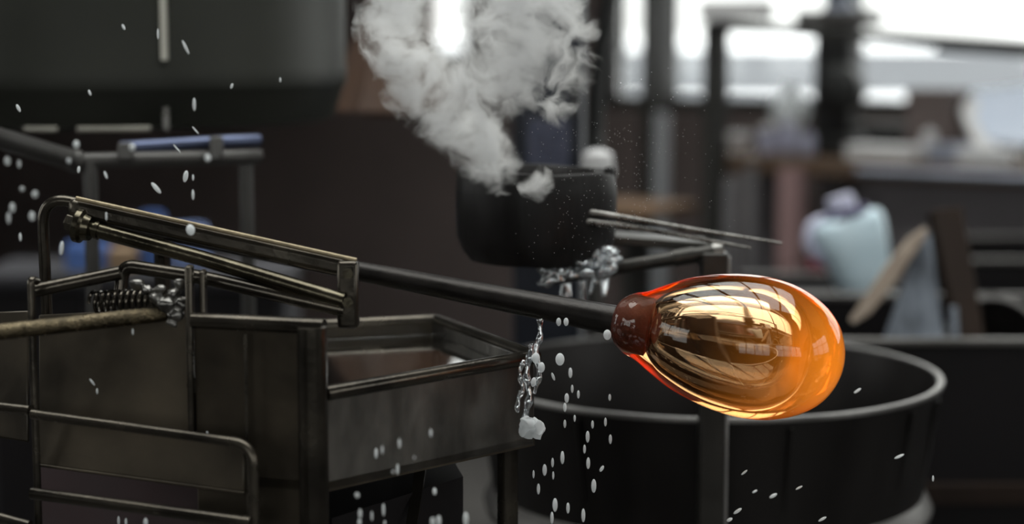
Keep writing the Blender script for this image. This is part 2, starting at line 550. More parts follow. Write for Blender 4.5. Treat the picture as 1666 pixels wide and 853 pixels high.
win_n = [0]
def window(P0, u, n, op, muls, rails, bar=0.05, depth=0.08, dark='frame_dark'):
    win_n[0] += 1
    u0, u1, z0, z1 = op
    c = P0 + u * u0
    e = bpy.data.objects.new('window_%d' % win_n[0], None)
    e.location = (c.x, c.y, z0)
    e['kind'] = 'structure'
    col.objects.link(e)
    mid = -n * 0.11
    def P(a, z):
        p = P0 + u * a + mid
        return V((p.x, p.y, z))
    k = bar / 2
    for (a, b) in (((u0, z0 + k), (u1, z0 + k)), ((u0, z1 - k), (u1, z1 - k))):
        part('window_frame', MB().bar(P(*a), P(*b), depth, bar, n), M[dark], e)
    for a in (u0 + k, u1 - k):
        part('window_frame', MB().bar(P(a, z0), P(a, z1), bar, depth, u), M[dark], e)
    for a, ww in muls:
        part('mullion', MB().bar(P(a, z0), P(a, z1), ww, depth, u), M[dark], e)
    for z, hh in rails:
        part('glazing_bar', MB().bar(P(u0, z), P(u1, z), depth * 0.8, hh, n), M[dark], e)
    cuts = [u0 + bar] + [x for a, ww in muls for x in (a - ww / 2, a + ww / 2)] + [u1 - bar]
    zc = [z0 + bar] + [x for z, hh in rails for x in (z - hh / 2, z + hh / 2)] + [z1 - bar]
    for i in range(0, len(cuts), 2):
        for j in range(0, len(zc), 2):
            mb = MB().bar(P((cuts[i] + cuts[i + 1]) / 2, zc[j]), P((cuts[i] + cuts[i + 1]) / 2, zc[j + 1]), cuts[i + 1] - cuts[i], 0.006, u)
            part('pane', mb, M['pane'], e)
    portal(P0, u, n, op)
    return e

# back wall with the long window row seen in the photo and a narrow slit window behind the steam
uw0, uw1 = us(968) - UA, UB - 0.35 - UA
us0, us1 = us(714) - UA - 0.18, us(757) - UA
opsb = [(us0, us1, 1.25, 2.9), (uw0, uw1, SILL, 2.9)]
wall_with_openings('wall_back', A_, WU, WN, UB - UA, opsb, M['wall_brown'])
window(A_, WU, WN, opsb[0], [], [], 0.02)
mul = [(us(x) - UA, ww) for x, ww in ((1062, 0.05), (1362, 0.06))]
mul += [(us(1362) - UA + 1.05 * k, 0.06) for k in range(1, 4)]
window(A_, WU, WN, opsb[1], mul, [])
# windows behind the photographer and down the left side light the hall too
ofr = [(0.6, 4.3, 0.95, 3.0), (4.9, 8.6, 0.95, 3.0)]
lf = C_.x - D_.x
wall_with_openings('wall_front', D_, V((1, 0, 0)), V((0, 1, 0)), lf, ofr, M['wall_dark'])
for op in ofr:
    window(D_, V((1, 0, 0)), V((0, 1, 0)), op, [(op[0] + (op[1] - op[0]) * k / 4, 0.07) for k in (1, 2, 3)], [(2.1, 0.07)], 0.07)
ll = A_.y - D_.y
ol = [(4.0, 6.2, 1.0, 2.9), (7.4, 9.2, 1.0, 2.9)]
wall_with_openings('wall_left', D_, V((0, 1, 0)), V((1, 0, 0)), ll, ol, M['wall_dark'])
for op in ol:
    window(D_, V((0, 1, 0)), V((1, 0, 0)), op, [((op[0] + op[1]) / 2, 0.06)], [(2.1, 0.06)], 0.06)
lr = B_.y - C_.y
orr = [(2.6, 6.0, 1.0, 3.0)]
wall_with_openings('wall_right', C_, V((0, 1, 0)), V((-1, 0, 0)), lr, orr, M['wall_dark'])
for op in orr:
    window(C_, V((0, 1, 0)), V((-1, 0, 0)), op, [(op[0] + (op[1] - op[0]) * k / 3, 0.07) for k in (1, 2)], [(2.1, 0.07)], 0.07)

def rooflight():
    e = bpy.data.objects.new('window_6', None)
    e.location = (SKX0, SKY0, H)
    e['kind'] = 'structure'
    col.objects.link(e)
    for k in range(6):
        x = SKX0 + 0.03 + (SKX1 - SKX0 - 0.06) * k / 5
        part('glazing_bar', MB().bar(V((x, SKY0, H + 0.1)), V((x, SKY1, H + 0.1)), 0.06, 0.1, V((1, 0, 0))), M['frame_dark'], e)
        if k < 5:
            x2 = SKX0 + 0.03 + (SKX1 - SKX0 - 0.06) * (k + 1) / 5
            part('pane', MB().box(V(((x + x2) / 2, (SKY0 + SKY1) / 2, H + 0.12)), (x2 - x - 0.06, SKY1 - SKY0, 0.006)), M['pane'], e)
    ld = bpy.data.lights.new('rooflight_portal', 'AREA')
    ld.shape = 'RECTANGLE'
    ld.size = SKX1 - SKX0
    ld.size_y = SKY1 - SKY0
    ld.cycles.is_portal = True
    lo = bpy.data.objects.new('rooflight_portal', ld)
    lo.location = ((SKX0 + SKX1) / 2, (SKY0 + SKY1) / 2, H + 0.22)
    col.objects.link(lo)
rooflight()

# ground outside, a storey below
g = MB().add([(-1500, -1500, -4), (1500, -1500, -4), (1500, 3000, -4), (-1500, 3000, -4)], [(0, 1, 2, 3)])
struct('ground_snow', g, M['snow'])
lk = MB()
ring = []
for (x, y) in ((-700, 175), (-60, 168), (40, 160), (90, 172), (220, 186), (600, 220), (1100, 500), (700, 900), (160, 760), (40, 820), (-120, 780), (-700, 850)):
    ring.append((x, y, -3.95))
lk.add(ring, [tuple(range(len(ring)))])
struct('ground_lake', lk, M['lake'])

# posts of the window wall
def wall_post(name, x, y0, y1, wpx, off, mat, label):
    a, b = wp(x, y0, off), wp(x, y1, off)
    b = V((a.x, a.y, b.z))
    d = (a - CAM).length
    return single(name, MB().bar(b, a, px(wpx, d), px(wpx, d), WU), mat, label, 'post', bevel=0.006)
P1 = wp(1060, 100, 0.3)
single('timber_post', MB().bar(V((P1.x, P1.y, 0)), V((P1.x, P1.y, H)), 0.055, 0.06, WU), M['frame_dark'], 'thin dark upright post in front of the windows beside the steam', 'post', bevel=0.004)
P2 = wp(1165, 100, 0.92)
topz = wp(1165, 38, 0.92).z
rk = thing('shelf_rack', 'dark open rack with a long top rail standing before the windows', 'rack', V((P2.x, P2.y, 0)))
part('upright', MB().bar(V((P2.x, P2.y, 0)), V((P2.x, P2.y, topz)), 0.06, 0.06, WU), M['frame_dark'], rk, 0.004)
r1, r2 = wp(1155, 41, 0.92), wp(1900, 92, 0.92)
part('top_rail', MB().bar(r1, r2, 0.05, 0.03, WN), M['frame_dark'], rk, 0.003)
P2b = r2 - WU * 0.05
part('upright', MB().bar(V((P2b.x, P2b.y, 0)), P2b, 0.06, 0.06, WU), M['frame_dark'], rk, 0.004)
part('rail_bracket', MB().bar(wp(1525, 74, 0.9), wp(1900, 100, 0.9), 0.03, 0.03, WN), M['frame_dark'], rk, 0.003)
P3 = wp(1077, 200, 0.5)
single('grey_pipe', MB().tube([V((P3.x, P3.y, 0)), V((P3.x, P3.y, 0.6)), V((P3.x, P3.y, wp(1077, 184, 0.5).z))], 0.027), M['post_pale'], 'pale grey standpipe below the window sill beside the dark post', 'pipe')

# ------------------------------------------------------------ bench under the windows with its clutter
def bench():
    z1 = wp(1420, 262, 0.75).z
    u0, u1 = us(1172, 250, 0.75), UB - 0.4
    t = thing('work_bench', 'long brown workbench running below the bright windows', 'bench', wl((u0 + u1) / 2, 0, 0.45))
    def blk(ua, ub, z0, za, o0, o1):
        q = [wl(ua, z0, o0), wl(ua, z0, o1), wl(ub, z0, o1), wl(ub, z0, o0)]
        return MB().prism(q, za - z0)
    part('bench_top', blk(u0, u1, z1 - 0.05, z1, 0.04, 0.8), M['bench_wood'], t, 0.004)
    part('front_panel', blk(us(1385, 300, 0.72), u1, 0.12, z1 - 0.05, 0.66, 0.70), M['bench_front'], t, 0.003)
    for x in (u0 + 0.1, us(1340, 300, 0.72), u1 - 0.1):
        part('leg', blk(x - 0.04, x + 0.04, 0, z1 - 0.05, 0.58, 0.66), M['bench_front'], t, 0.003)
    za = wp(1500, 283, 0.84).z
    part('towel_rail', MB().tube([wl(us(1395, 275, 0.82), za, 0.82), wl(u1 - 0.2, za, 0.82)], 0.011), M['rail_blue'], t)
    for x in (us(1400, 275, 0.82), us(1640, 290, 0.82), u1 - 0.25):
        part('rail_hook', MB().tube([wl(x, za, 0.82), wl(x, za, 0.69)], 0.008), M['rail_blue'], t)
    return z1
BZ = bench()
def on_bench(x, off):
    """bench-top point below the photo column x"""
    p = wl(us(x, 255, off), BZ, off)
    return p
def jar(name, x, off, r, h, mat, label, cat, lid=None):
    p = on_bench(x, off)
    t = thing(name, label, cat, p)
    part('body', MB().lathe(p, V((0, 0, 1)), [(0, 0), (0, r * 0.85), (h * 0.08, r), (h * 0.7, r), (h * 0.85, r * 0.72), (h, r * 0.72), (h, r * 0.6), (h * 0.3, r * 0.6), (h * 0.3, 0)], 24), mat, t)
    if lid:
        part('lid', MB().lathe(p + V((0, 0, h)), V((0, 0, 1)), [(0, 0), (0, r * 0.8), (h * 0.12, r * 0.8), (h * 0.16, r * 0.3), (h * 0.25, r * 0.2), (h * 0.25, 0)], 20), lid, t)
p = on_bench(1197, 0.62)
t = thing('enamel_bowl', 'white bowl at the left end of the workbench', 'bowl', p)
part('body', MB().lathe(p, V((0, 0, 1)), [(0, 0), (0, 0.03), (0.012, 0.032), (0.035, 0.052), (0.062, 0.058), (0.062, 0.054), (0.02, 0.03), (0.02, 0)], 28), M['white_enamel'], t)
part('foot_ring', MB().lathe(p, V((0, 0, 1)), [(0, 0.026), (0, 0.034), (0.012, 0.036), (0.012, 0.03)], 24, closed=True), M['white_enamel'], t)
jar('glaze_jar', 1248, 0.66, 0.03, 0.08, M['lilac_glass'], 'lilac jar left of the pair of jars on the workbench', 'jar', M['grey_box'])
jar('glaze_jar', 1281, 0.62, 0.03, 0.09, M['lilac_glass'], 'taller lilac jar in the middle of three on the workbench', 'jar', M['lilac_glass'])
jar('glaze_jar', 1312, 0.66, 0.03, 0.075, M['lilac_glass'], 'squat lilac jar without a lid beside the black lamp machine', 'jar')
# glass flask, its sun glint put in as a translucent white body
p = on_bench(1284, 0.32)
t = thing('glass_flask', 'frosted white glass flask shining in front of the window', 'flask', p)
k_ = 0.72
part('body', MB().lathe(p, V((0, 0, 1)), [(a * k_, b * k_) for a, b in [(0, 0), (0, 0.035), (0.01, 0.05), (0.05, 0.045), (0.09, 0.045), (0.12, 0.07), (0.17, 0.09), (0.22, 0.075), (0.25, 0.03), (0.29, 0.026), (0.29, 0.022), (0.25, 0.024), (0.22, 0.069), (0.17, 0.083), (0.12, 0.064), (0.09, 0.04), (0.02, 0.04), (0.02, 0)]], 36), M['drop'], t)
part('collar', MB().lathe(p + V((0, 0, 0.28 * k_)), V((0, 0, 1)), [(0, 0.019), (0, 0.026), (0.009, 0.026), (0.009, 0.019)], 24, closed=True), M['white_enamel'], t)
# black machine: column with round motor housing
p = on_bench(1360, 0.55)
zz = wp(1360, 145, 0.55).z
t = thing('grinding_machine', 'black column machine with a round housing standing before the windows', 'machine', p)
part('foot', MB().box(p + V((0, 0, 0.03)), (0.15, 0.16, 0.06), Matrix.Rotation(-TH, 3, 'Z')), M['black_iron'], t, 0.01)
ztop = wp(1360, 30, 0.55).z
part('column', MB().bar(p + V((0, 0, 0.06)), V((p.x, p.y, ztop)), 0.125, 0.10, WU), M['black_iron'], t, 0.012)
c = V((p.x, p.y, zz)) + WN * 0.04 + WU * 0.045
part('round_housing', MB().lathe(c, WN, [(0, 0), (0, 0.07), (0.01, 0.078), (0.06, 0.078), (0.075, 0.06), (0.075, 0)], 36), M['black_iron'], t)
part('hub', MB().lathe(c + WN * 0.075, WN, [(0, 0), (0, 0.02), (0.02, 0.018), (0.02, 0)], 20), M['black_iron'], t)
part('head', MB().box(V((p.x, p.y, ztop)) + WU * 0.0, (0.26, 0.12, 0.05), Matrix.Rotation(-TH, 3, 'Z')), M['stand_grey'], t, 0.015)
part('head_cap', MB().lathe(V((p.x, p.y, ztop + 0.025)), V((0, 0, 1)), [(0, 0), (0, 0.05), (0.035, 0.04), (0.05, 0)], 24), M['rail_blue'], t)
part('upper_column', MB().bar(V((p.x, p.y, ztop + 0.02)), V((p.x, p.y, H)), 0.07, 0.07, WU), M['black_iron'], t, 0.006)
# tray on the rail end, box on the bench, iron pieces
a = wp(1198, 30, 0.92)
t = thing('enamel_tray', 'pale tray lying on the left end of the rack rail', 'tray', V((a.x, a.y, r1.z + 0.012)))
part('tray_base', MB().box(V((a.x, a.y, r1.z + 0.018)), (0.19, 0.12, 0.012), Matrix.Rotation(-TH, 3, 'Z')), M['grey_box'], t, 0.003)
for s in (-1, 1):
    part('tray_side', MB().box(V((a.x, a.y, r1.z + 0.042)) + WN * 0.056 * s, (0.19, 0.008, 0.06), Matrix.Rotation(-TH, 3, 'Z')), M['grey_box'], t, 0.002)
    part('tray_end', MB().box(V((a.x, a.y, r1.z + 0.042)) + WU * 0.092 * s, (0.008, 0.105, 0.06), Matrix.Rotation(-TH, 3, 'Z')), M['grey_box'], t, 0.002)
def bench_box(name, x, off, size, mat, label, lid=True, rot=0.0, cat='box'):
    p = on_bench(x, off)
    t = thing(name, label, cat, p)
    R = Matrix.Rotation(-TH + rot, 3, 'Z')
    part('body', MB().box(p + V((0, 0, size[2] * 0.4)), (size[0], size[1], size[2] * 0.8), R), mat, t, 0.004)
    part('lid', MB().box(p + V((0, 0, size[2] * 0.9)), (size[0] * 1.04, size[1] * 1.04, size[2] * 0.2), R), mat, t, 0.004)
bench_box('flat_carton', 1444, 0.68, (0.22, 0.13, 0.045), M['grey_box'], 'long low pale grey carton on the workbench')
bench_box('flat_carton', 1612, 0.74, (0.16, 0.12, 0.05), M['grey_box'], 'pale carton at the front edge of the bench below the blue sheet')
bench_box('steel_tin', 1546, 0.68, (0.11, 0.10, 0.055), M['rail_blue'], 'bluish steel tin on the workbench below the dark case')
bench_box('iron_block', 1415, 0.30, (0.26, 0.12, 0.09), M['black_iron'], 'low black iron block behind the grey carton on the bench', rot=0.1)
bench_box('dark_case', 1524, 0.46, (0.15, 0.14, 0.21), M['wall_brown'], 'upright dark brown case in front of the right window', cat='case')
jar('spool', 1511, 0.70, 0.028, 0.08, M['white_enamel'], 'small white spool between the carton and the steel tin', 'spool', M['grey_box'])
# big light-blue sheet leaning on a cream strut
t = thing('leaning_sheet', 'large pale blue sheet leaning at the right end of the bench', 'sheet', on_bench(1600, 0.5))
a, b, c, d = wp(1608, 235, 0.62), wp(1720, 250, 0.62), wp(1700, 145, 0.35), wp(1560, 158, 0.35)
nn = (b - a).cross(d - a).normalized() * 0.02
part('sheet', MB().hexa([a, b, c, d, a + nn, b + nn, c + nn, d + nn]), M['blue_sheet'], t, 0.004)
part('strut', MB().bar(wp(1610, 252, 0.66), wp(1572, 165, 0.40), 0.06, 0.03, WU), M['grey_box'], t, 0.004)
part('top_clip', MB().bar(wp(1585, 160, 0.33), wp(1655, 146, 0.33), 0.05, 0.03, WN), M['dark_blue_steel'], t, 0.004)

# things standing under and before the bench
def floor_roll(name, x, y0, wpx, off, mat, label, cat, y1=None):
    a = wp(x, y0, off)
    r = px(wpx, (a - CAM).length) / 2
    base = V((a.x, a.y, 0.0 if y1 is None else wp(x, y1, off).z))
    t = thing(name, label, cat, base)
    h = a.z - base.z
    part('roll', MB().lathe(base, V((0, 0, 1)), [(0, 0), (0, r), (h * 0.97, r), (h, r * 0.92), (h, r * 0.6), (h - 0.03, r * 0.55), (h - 0.03, 0)], 26), mat, t)
    part('band', MB().lathe(base + V((0, 0, h * 0.7)), V((0, 0, 1)), [(0, r * 1.0), (0, r * 1.04), (0.02, r * 1.04), (0.02, r * 1.0)], 26, closed=True), mat, t)
floor_roll('cloth_roll', 1288, 276, 44, 0.86, M['pink'], 'dusty pink cloth roll standing upright under the workbench', 'roll')
floor_roll('steel_tube', 1222, 274, 24, 0.9, M['grey_cloth'], 'slim grey tube standing under the bench left of the pink roll', 'tube')
floor_roll('steel_tube', 1190, 290, 26, 1.12, M['grey_cloth'], 'shorter grey tube beside the rack upright, left of the slim one', 'tube')
p = wp(1030, 338, 0.9)
single('ochre_shelf', MB().box(V((p.x, p.y, p.z)), (0.3, 0.3, 0.03), Matrix.Rotation(-TH, 3, 'Z')), M['ochre'], 'ochre board shelf glimpsed right of the charred mould', 'shelf', bevel=0.004)
for q in (wp(1030, 338, 0.9),):
    pass
single('shelf_bracket', MB().bar(V((p.x, p.y, 0)), V((p.x, p.y, p.z - 0.016)), 0.06, 0.06, WU), M['frame_dark'], 'dark leg carrying the ochre board shelf', 'leg')
# dark stool / red can / white lid objects in the middle distance
p = pix(1372, 462, 4.3)
def canister():
    base = pix(1416, 492, 4.1)
    top = pix(1392, 352, 4.1)
    lean = V((-0.10, 0.02, 0))
    h = top.z - base.z
    t = thing('plastic_canister', 'pale blue plastic canister with lilac cap, tilted in the middle distance', 'canister', base)
    ax = (V((0, 0, 1)) + V((-0.30, 0.1, 0))).normalized()
    L = px(150, 4.1)
    x = V((1, 0.1, 0)).normalized()
    mb = MB()
    n = 28
    vs, fs = [], []
    prof = [(0, 0.5, 0.5), (0.03, 0.56, 0.55), (0.3, 0.70, 0.62), (0.6, 0.84, 0.66), (0.86, 0.92, 0.66), (0.95, 0.84, 0.58), (1.0, 0.5, 0.42)]
    R = px(66, 4.1)
    o0 = base + V((0.0, 0, 0))
    yv = ax.cross(x).normalized()
    xv = yv.cross(ax).normalized()
    for (tt, ra, rb) in prof:
        for k in range(n):
            a = 2 * math.pi * k / n
            ca, sa = math.cos(a), math.sin(a)
            sq = 1.0 / max(abs(ca), abs(sa)) ** 0.45
            vs.append(o0 + ax * (L * tt) + xv * (R * ra * ca * sq) + yv * (R * rb * sa * sq))
    m = len(prof)
    for i in range(m - 1):
        for k in range(n):
            fs.append((i * n + k, i * n + (k + 1) % n, (i + 1) * n + (k + 1) % n, (i + 1) * n + k))
    fs += [tuple(reversed(range(n))), tuple(range((m - 1) * n, m * n))]
    mb.add(vs, fs)
    part('body', mb, M['blue_plastic'], t, angle=60)
    tp = o0 + ax * L
    part('shoulder_band', MB().lathe(tp - ax * px(6, 4.1), ax, [(0, R * 0.50), (0, R * 0.64), (px(12, 4.1), R * 0.6), (px(12, 4.1), R * 0.48)], 28, closed=True), M['navy'], t)
    part('cap', MB().lathe(tp, ax, [(0, 0), (0, R * 0.36), (px(28, 4.1), R * 0.34), (px(31, 4.1), R * 0.26), (px(31, 4.1), 0)], 28), M['cap_plastic'], t)
    hp = tp - xv * R * 0.45
    part('handle', MB().tube(smooth_path([hp, hp - xv * R * 0.42 - ax * 0.005, hp - xv * R * 0.62 - ax * 0.05, hp - xv * R * 0.2 - ax * 0.10], 5), px(9, 4.1)), M['cap_plastic'], t)
    return base
cb = canister()

def bin_box(name, x0, x1, ytop, d0, depth, mat, label, slope=0.0, z0=0.0, rim=0.012, yr=None):
    a = pix(x0, ytop, d0)
    b = pix(x1, yr if yr is not None else ytop, d0)
    zt = (a.z + b.z) / 2
    t = thing(name, label, 'bin', V(((a.x + b.x) / 2, a.y + depth / 2, z0)))
    ya = a.y
    xa, xb = a.x, b.x
    th = 0.008
    def bx(xa, xb, ya, yb, za, zb):
        return MB().box(V(((xa + xb) / 2, (ya + yb) / 2, (za + zb) / 2)), (xb - xa, yb - ya, zb - za))
    part('front_panel', bx(xa, xb, ya, ya + th, z0, zt), mat, t, 0.002)
    part('back_panel', bx(xa, xb, ya + depth - th, ya + depth, z0, zt), mat, t, 0.002)
    part('side_panel', bx(xa, xa + th, ya + th, ya + depth - th, z0, zt), mat, t, 0.002)
    part('side_panel', bx(xb - th, xb, ya + th, ya + depth - th, z0, zt), mat, t, 0.002)
    part('bottom', bx(xa + th, xb - th, ya + th, ya + depth - th, z0, z0 + th), mat, t)
    part('front_rim', bx(xa, xb, ya - rim * 0.6, ya + rim, zt, zt + rim), M['bin_rim'], t, 0.003)
    part('back_rim', bx(xa, xb, ya + depth - rim, ya + depth + rim * 0.6, zt, zt + rim), M['bin_rim'], t, 0.003)
    return t, zt
b1, b1z = bin_box('scrap_bin', 1345, 1830, 562, 3.15, 0.55, M['bin'], 'large black scrap bin right of the drum, boards sticking out')
q0, q1 = pix(1345, 815, 3.12), pix(1830, 815, 3.12)
part('skirting', MB().bar(V((q0.x, b1.location.y - 0.275 - 0.012, q0.z)), V((q1.x, b1.location.y - 0.275 - 0.012, q1.z)), 0.02, px(36, 3.1)), M['brown_wood'], b1, 0.003)
b2, b2z = bin_box('coal_bin', 1235, 1500, 486, 3.95, 0.34, M['bin'], 'black bin behind the scrap bin, below the blue canister')
part('coal', MB().box(V((b2.location.x, b2.location.y, b2z / 2)), (px(265, 3.95) - 0.03, 0.31, b2z - 0.03)).jitter(0.004, 30, 2), M['bin'], b2)
b3, b3z = bin_box('low_crate', 1545, 1860, 428, 4.4, 0.5, M['bin'], 'dark crate at the far right edge behind the leaning boards')
single('red_can', MB().lathe(V((pix(1345, 460, 4.5).x, pix(1345, 460, 4.5).y, 0)), V((0, 0, 1)), [(0, 0), (0, 0.05), (pix(1345, 425, 4.5).z, 0.05), (pix(1345, 420, 4.5).z, 0.04), (pix(1345, 420, 4.5).z, 0)], 24), M['red'], 'dark red can standing left of the blue canister', 'can')

# boards, zinc sheet and basin in the scrap bin
def slabq(pts, thick, nrm=None):
    a, b, c, d = [V(p) for p in pts]
    n = (b - a).cross(d - a).normalized() * thick
    return MB().hexa([a, b, c, d, a + n, b + n, c + n, d + n])
d1 = 3.32
single('pale_paddle', MB().add(*(lambda: (lambda P, n: ([p for p in P] + [p + n for p in P], [tuple(range(len(P)))[::-1], tuple(range(len(P), 2 * len(P)))] + [(i, (i + 1) % len(P), len(P) + (i + 1) % len(P), len(P) + i) for i in range(len(P))]))(
    [pix(x, y, dd) for x, y, dd in ((1382, 522, 3.25), (1396, 500, 3.26), (1440, 435, 3.31), (1478, 388, 3.35), (1505, 371, 3.37), (1510, 380, 3.37), (1490, 410, 3.35), (1450, 470, 3.31), (1415, 512, 3.27), (1388, 528, 3.25))], V((0.004, 0.02, 0))))()),
    M['tan_wood'], 'pale wooden paddle lying slanted across the scrap bin', 'paddle', bevel=0.002)
single('zinc_sheet', slabq([pix(1418, 600, 3.30), pix(1540, 600, 3.34), pix(1512, 382, 3.42), pix(1498, 386, 3.40)], 0.006), M['zinc'], 'crumpled bluish zinc sheet standing behind the pale paddle', 'sheet', bevel=0.001)
single('brown_board', slabq([pix(1556, 600, 3.38), pix(1600, 600, 3.39), pix(1556, 345, 3.5), pix(1508, 350, 3.49)], 0.03), M['brown_wood'], 'tall dark brown board leaning in the scrap bin', 'board', bevel=0.003)
single('zinc_strip', slabq([pix(1545, 600, 3.35), pix(1562, 600, 3.35), pix(1556, 500, 3.38), pix(1546, 500, 3.38)], 0.006), M['zinc'], 'narrow zinc strip between the sheet and the brown board', 'strip', bevel=0.001)
c = pix(1622, 560, 3.42)
ax = V((0.1, -0.86, 0.5)).normalized()
t = thing('steel_basin', 'tilted grey steel basin with a round rim at the right edge', 'basin', c)
part('bowl', MB().lathe(c, ax, [(-0.09, 0), (-0.09, 0.03), (-0.05, 0.062), (0, 0.094), (0, 0.09), (-0.05, 0.058), (-0.084, 0.03), (-0.084, 0)], 40), M['drum'], t)
part('rim', MB().lathe(c, ax, [(-0.006, 0.088), (-0.006, 0.1), (0.006, 0.1), (0.006, 0.088)], 48, closed=True), M['rim'], t)

# ------------------------------------------------------------ left background: dark wall things glimpsed through the frame
SD = 4.2
sa, sb = pix(-40, 446, SD), pix(470, 446, SD)
t = thing('wall_shelf', 'dark low cupboard behind the tube frame on the left', 'cupboard', V(((sa.x + sb.x) / 2, sa.y + 0.15, 0)))
part('top', MB().box(V(((sa.x + sb.x) / 2, sa.y + 0.15, sa.z - 0.012)), (sb.x - sa.x, 0.34, 0.024)), M['wall_dark'], t, 0.003)
part('carcass', MB().box(V(((sa.x + sb.x) / 2, sa.y + 0.16, (sa.z - 0.024) / 2)), (sb.x - sa.x - 0.02, 0.30, sa.z - 0.024)), M['wall_dark'], t, 0.003)
for k in range(3):
    w_ = (sb.x - sa.x - 0.05) / 3
    dr = part('door', MB().box(V((sa.x + 0.025 + w_ * (k + 0.5), sa.y + 0.004, sa.z / 2)), (w_ - 0.01, 0.012, sa.z - 0.08)), M['bin'], t, 0.003)
    part('knob', MB().lathe(V((sa.x + w_ * (k + 0.9), sa.y - 0.002, sa.z - 0.12)), V((0, -1, 0)), [(0, 0), (0, 0.006), (0.012, 0.006), (0.018, 0.013), (0.028, 0.01), (0.03, 0)], 16), M['tool_steel'], dr)
def can(name, x, w_, ytop, off, mat, lid, label, cat):
    a = pix(x, 446, SD)
    p = V((a.x, a.y + off, sa.z))
    r = px(w_, SD) / 2
    h = px(446 - ytop, SD)
    t = thing(name, label, cat, p)
    part('body', MB().lathe(p, V((0, 0, 1)), [(0, 0), (0, r * 0.93), (h * 0.05, r), (h * 0.85, r), (h * 0.93, r * 0.86), (h * 0.93, 0)], 30), mat, t)
    part('lid', MB().lathe(p + V((0, 0, h * 0.93)), V((0, 0, 1)), [(0, 0), (0, r * 0.9), (h * 0.07, r * 0.88), (h * 0.07, 0)], 30), lid, t)
can('blue_canister', 236, 44, 352, 0.10, M['blue_barrel'], M['blue_barrel'], 'tall blue canister on the cupboard behind the tube frame', 'canister')
can('blue_pail', 294, 66, 375, 0.12, M['blue_pale'], M['blue_pale'], 'light blue pail beside the tall blue canister', 'pail')
can('blue_tub', 128, 76, 402, 0.10, M['blue_barrel'], M['blue_barrel'], 'low blue tub furthest left on the cupboard', 'tub')
p = pix(190, 446, SD) + V((0, 0.09, 0))
h_ = px(36, SD)
t = thing('cardboard_box', 'tan cardboard box beside the low blue tub', 'box', V((p.x, p.y, sa.z)))
part('body', MB().box(V((p.x, p.y, sa.z + h_ / 2)), (px(44, SD), 0.08, h_)), M['card'], t, 0.003)
part('flap', MB().box(V((p.x, p.y - 0.043, sa.z + h_ * 0.8)), (px(42, SD), 0.005, h_ * 0.4)), M['card'], t, 0.001)

# ------------------------------------------------------------ dark vessel hood at upper left
def big_hood():
    D = 3.0
    c = pix(190, 190, D)
    R = px(372, D)
    zb = pix(190, 216, D - R).z
    c.z = zb
    top = 2.5
    t = thing('hanging_vessel', 'huge dark olive metal vessel hanging at the upper left', 'vessel', V((c.x, c.y, zb)))
    up = V((0, 0, 1))
    s0 = px(68, D - R)
    part('shell', MB().lathe(V((c.x, c.y, zb + s0)), up, [(0, R * 0.9), (0, R), (0.008, R * 1.004), (0.03, R * 1.004), (0.034, R), (top - zb - s0, R), (top - zb - s0, 0)], 96), M['hood'], t)
    part('skirt', MB().lathe(V((c.x, c.y, zb)), up, [(0.012, 0), (0.006, R * 0.82), (0.0, R * 0.9), (0.006, R * 0.945), (s0, R * 0.995), (s0, R * 0.9)], 96), M['hood'], t)
    # pale arcs put the lower edge's highlights into the colour
    def lip_glint(a0, a1):
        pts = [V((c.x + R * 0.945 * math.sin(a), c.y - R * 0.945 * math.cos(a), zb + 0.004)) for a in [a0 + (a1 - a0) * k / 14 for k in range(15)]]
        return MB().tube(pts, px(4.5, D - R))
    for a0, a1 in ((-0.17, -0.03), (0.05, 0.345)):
        part('lip', lip_glint(a0, a1), M['hood_lip'], t)
    a = 0.395
    q = V((c.x + R * 1.01 * math.sin(a), c.y - R * 1.01 * math.cos(a), 0))
    part('drain_tube', MB().tube([V((q.x, q.y, zb + px(4, 2.6))), V((q.x, q.y, zb + px(40, 2.6)))], px(5.5, 2.6)), M['tool_steel'], t)
    part('seam_strip', MB().bar(V((q.x, q.y, zb + px(118, 2.6))), V((q.x, q.y, top - 0.01)), px(12, 2.6), 0.006, V((1, 0, 0))), M['hood_lip'], t, 0.001)  # vertical window highlight on the shell, built as a pale strip
    for s in (-1, 1):
        part('hanger', MB().tube([V((c.x + s * R * 0.6, c.y, top - 0.01)), V((c.x + s * R * 0.6, c.y, H))], 0.012), M['black_bar'], t)
big_hood()

# grey stand below the vessel
def stand():
    D = 2.46
    t = thing('vessel_stand', 'grey tubular stand under the hanging vessel, out of focus', 'stand', V((pix(143, 300, D).x, pix(143, 300, D).y, 0)))
    J = pix(122, 262, D)
    part('rail', MB().tube([pix(-60, 208, D - 0.15), J], px(17, D)), M['stand_grey'], t)
    part('rail', MB().tube([J, pix(365, 256, D + 0.05), pix(420, 254, D + 0.1)], px(13, D)), M['stand_grey'], t)
    part('upper_rail', MB().tube([pix(196, 240, D + 0.02), pix(362, 230, D + 0.05), pix(420, 228, D + 0.1)], px(10, D)), M['rail_dim'], t)
    part('link_plate', MB().bar(pix(205, 232, D), pix(205, 262, D), px(26, D), 0.012, V((1, 0, 0))), M['stand_grey'], t, 0.003)
    part('link_plate', MB().bar(pix(352, 222, D + 0.03), pix(352, 262, D + 0.03), px(22, D), 0.012, V((1, 0, 0))), M['stand_grey'], t, 0.003)
    a = pix(146, 262, D)
    part('leg', MB().tube([a, V((a.x, a.y, 0))], px(12, D)), M['stand_grey'], t)
    b = pix(400, 255, D + 0.1)
    part('leg', MB().tube([b, V((b.x, b.y, 0))], px(12, D)), M['stand_grey'], t)
    part('joint', MB().ball(J, px(20, D)), M['stand_grey'], t)
stand()

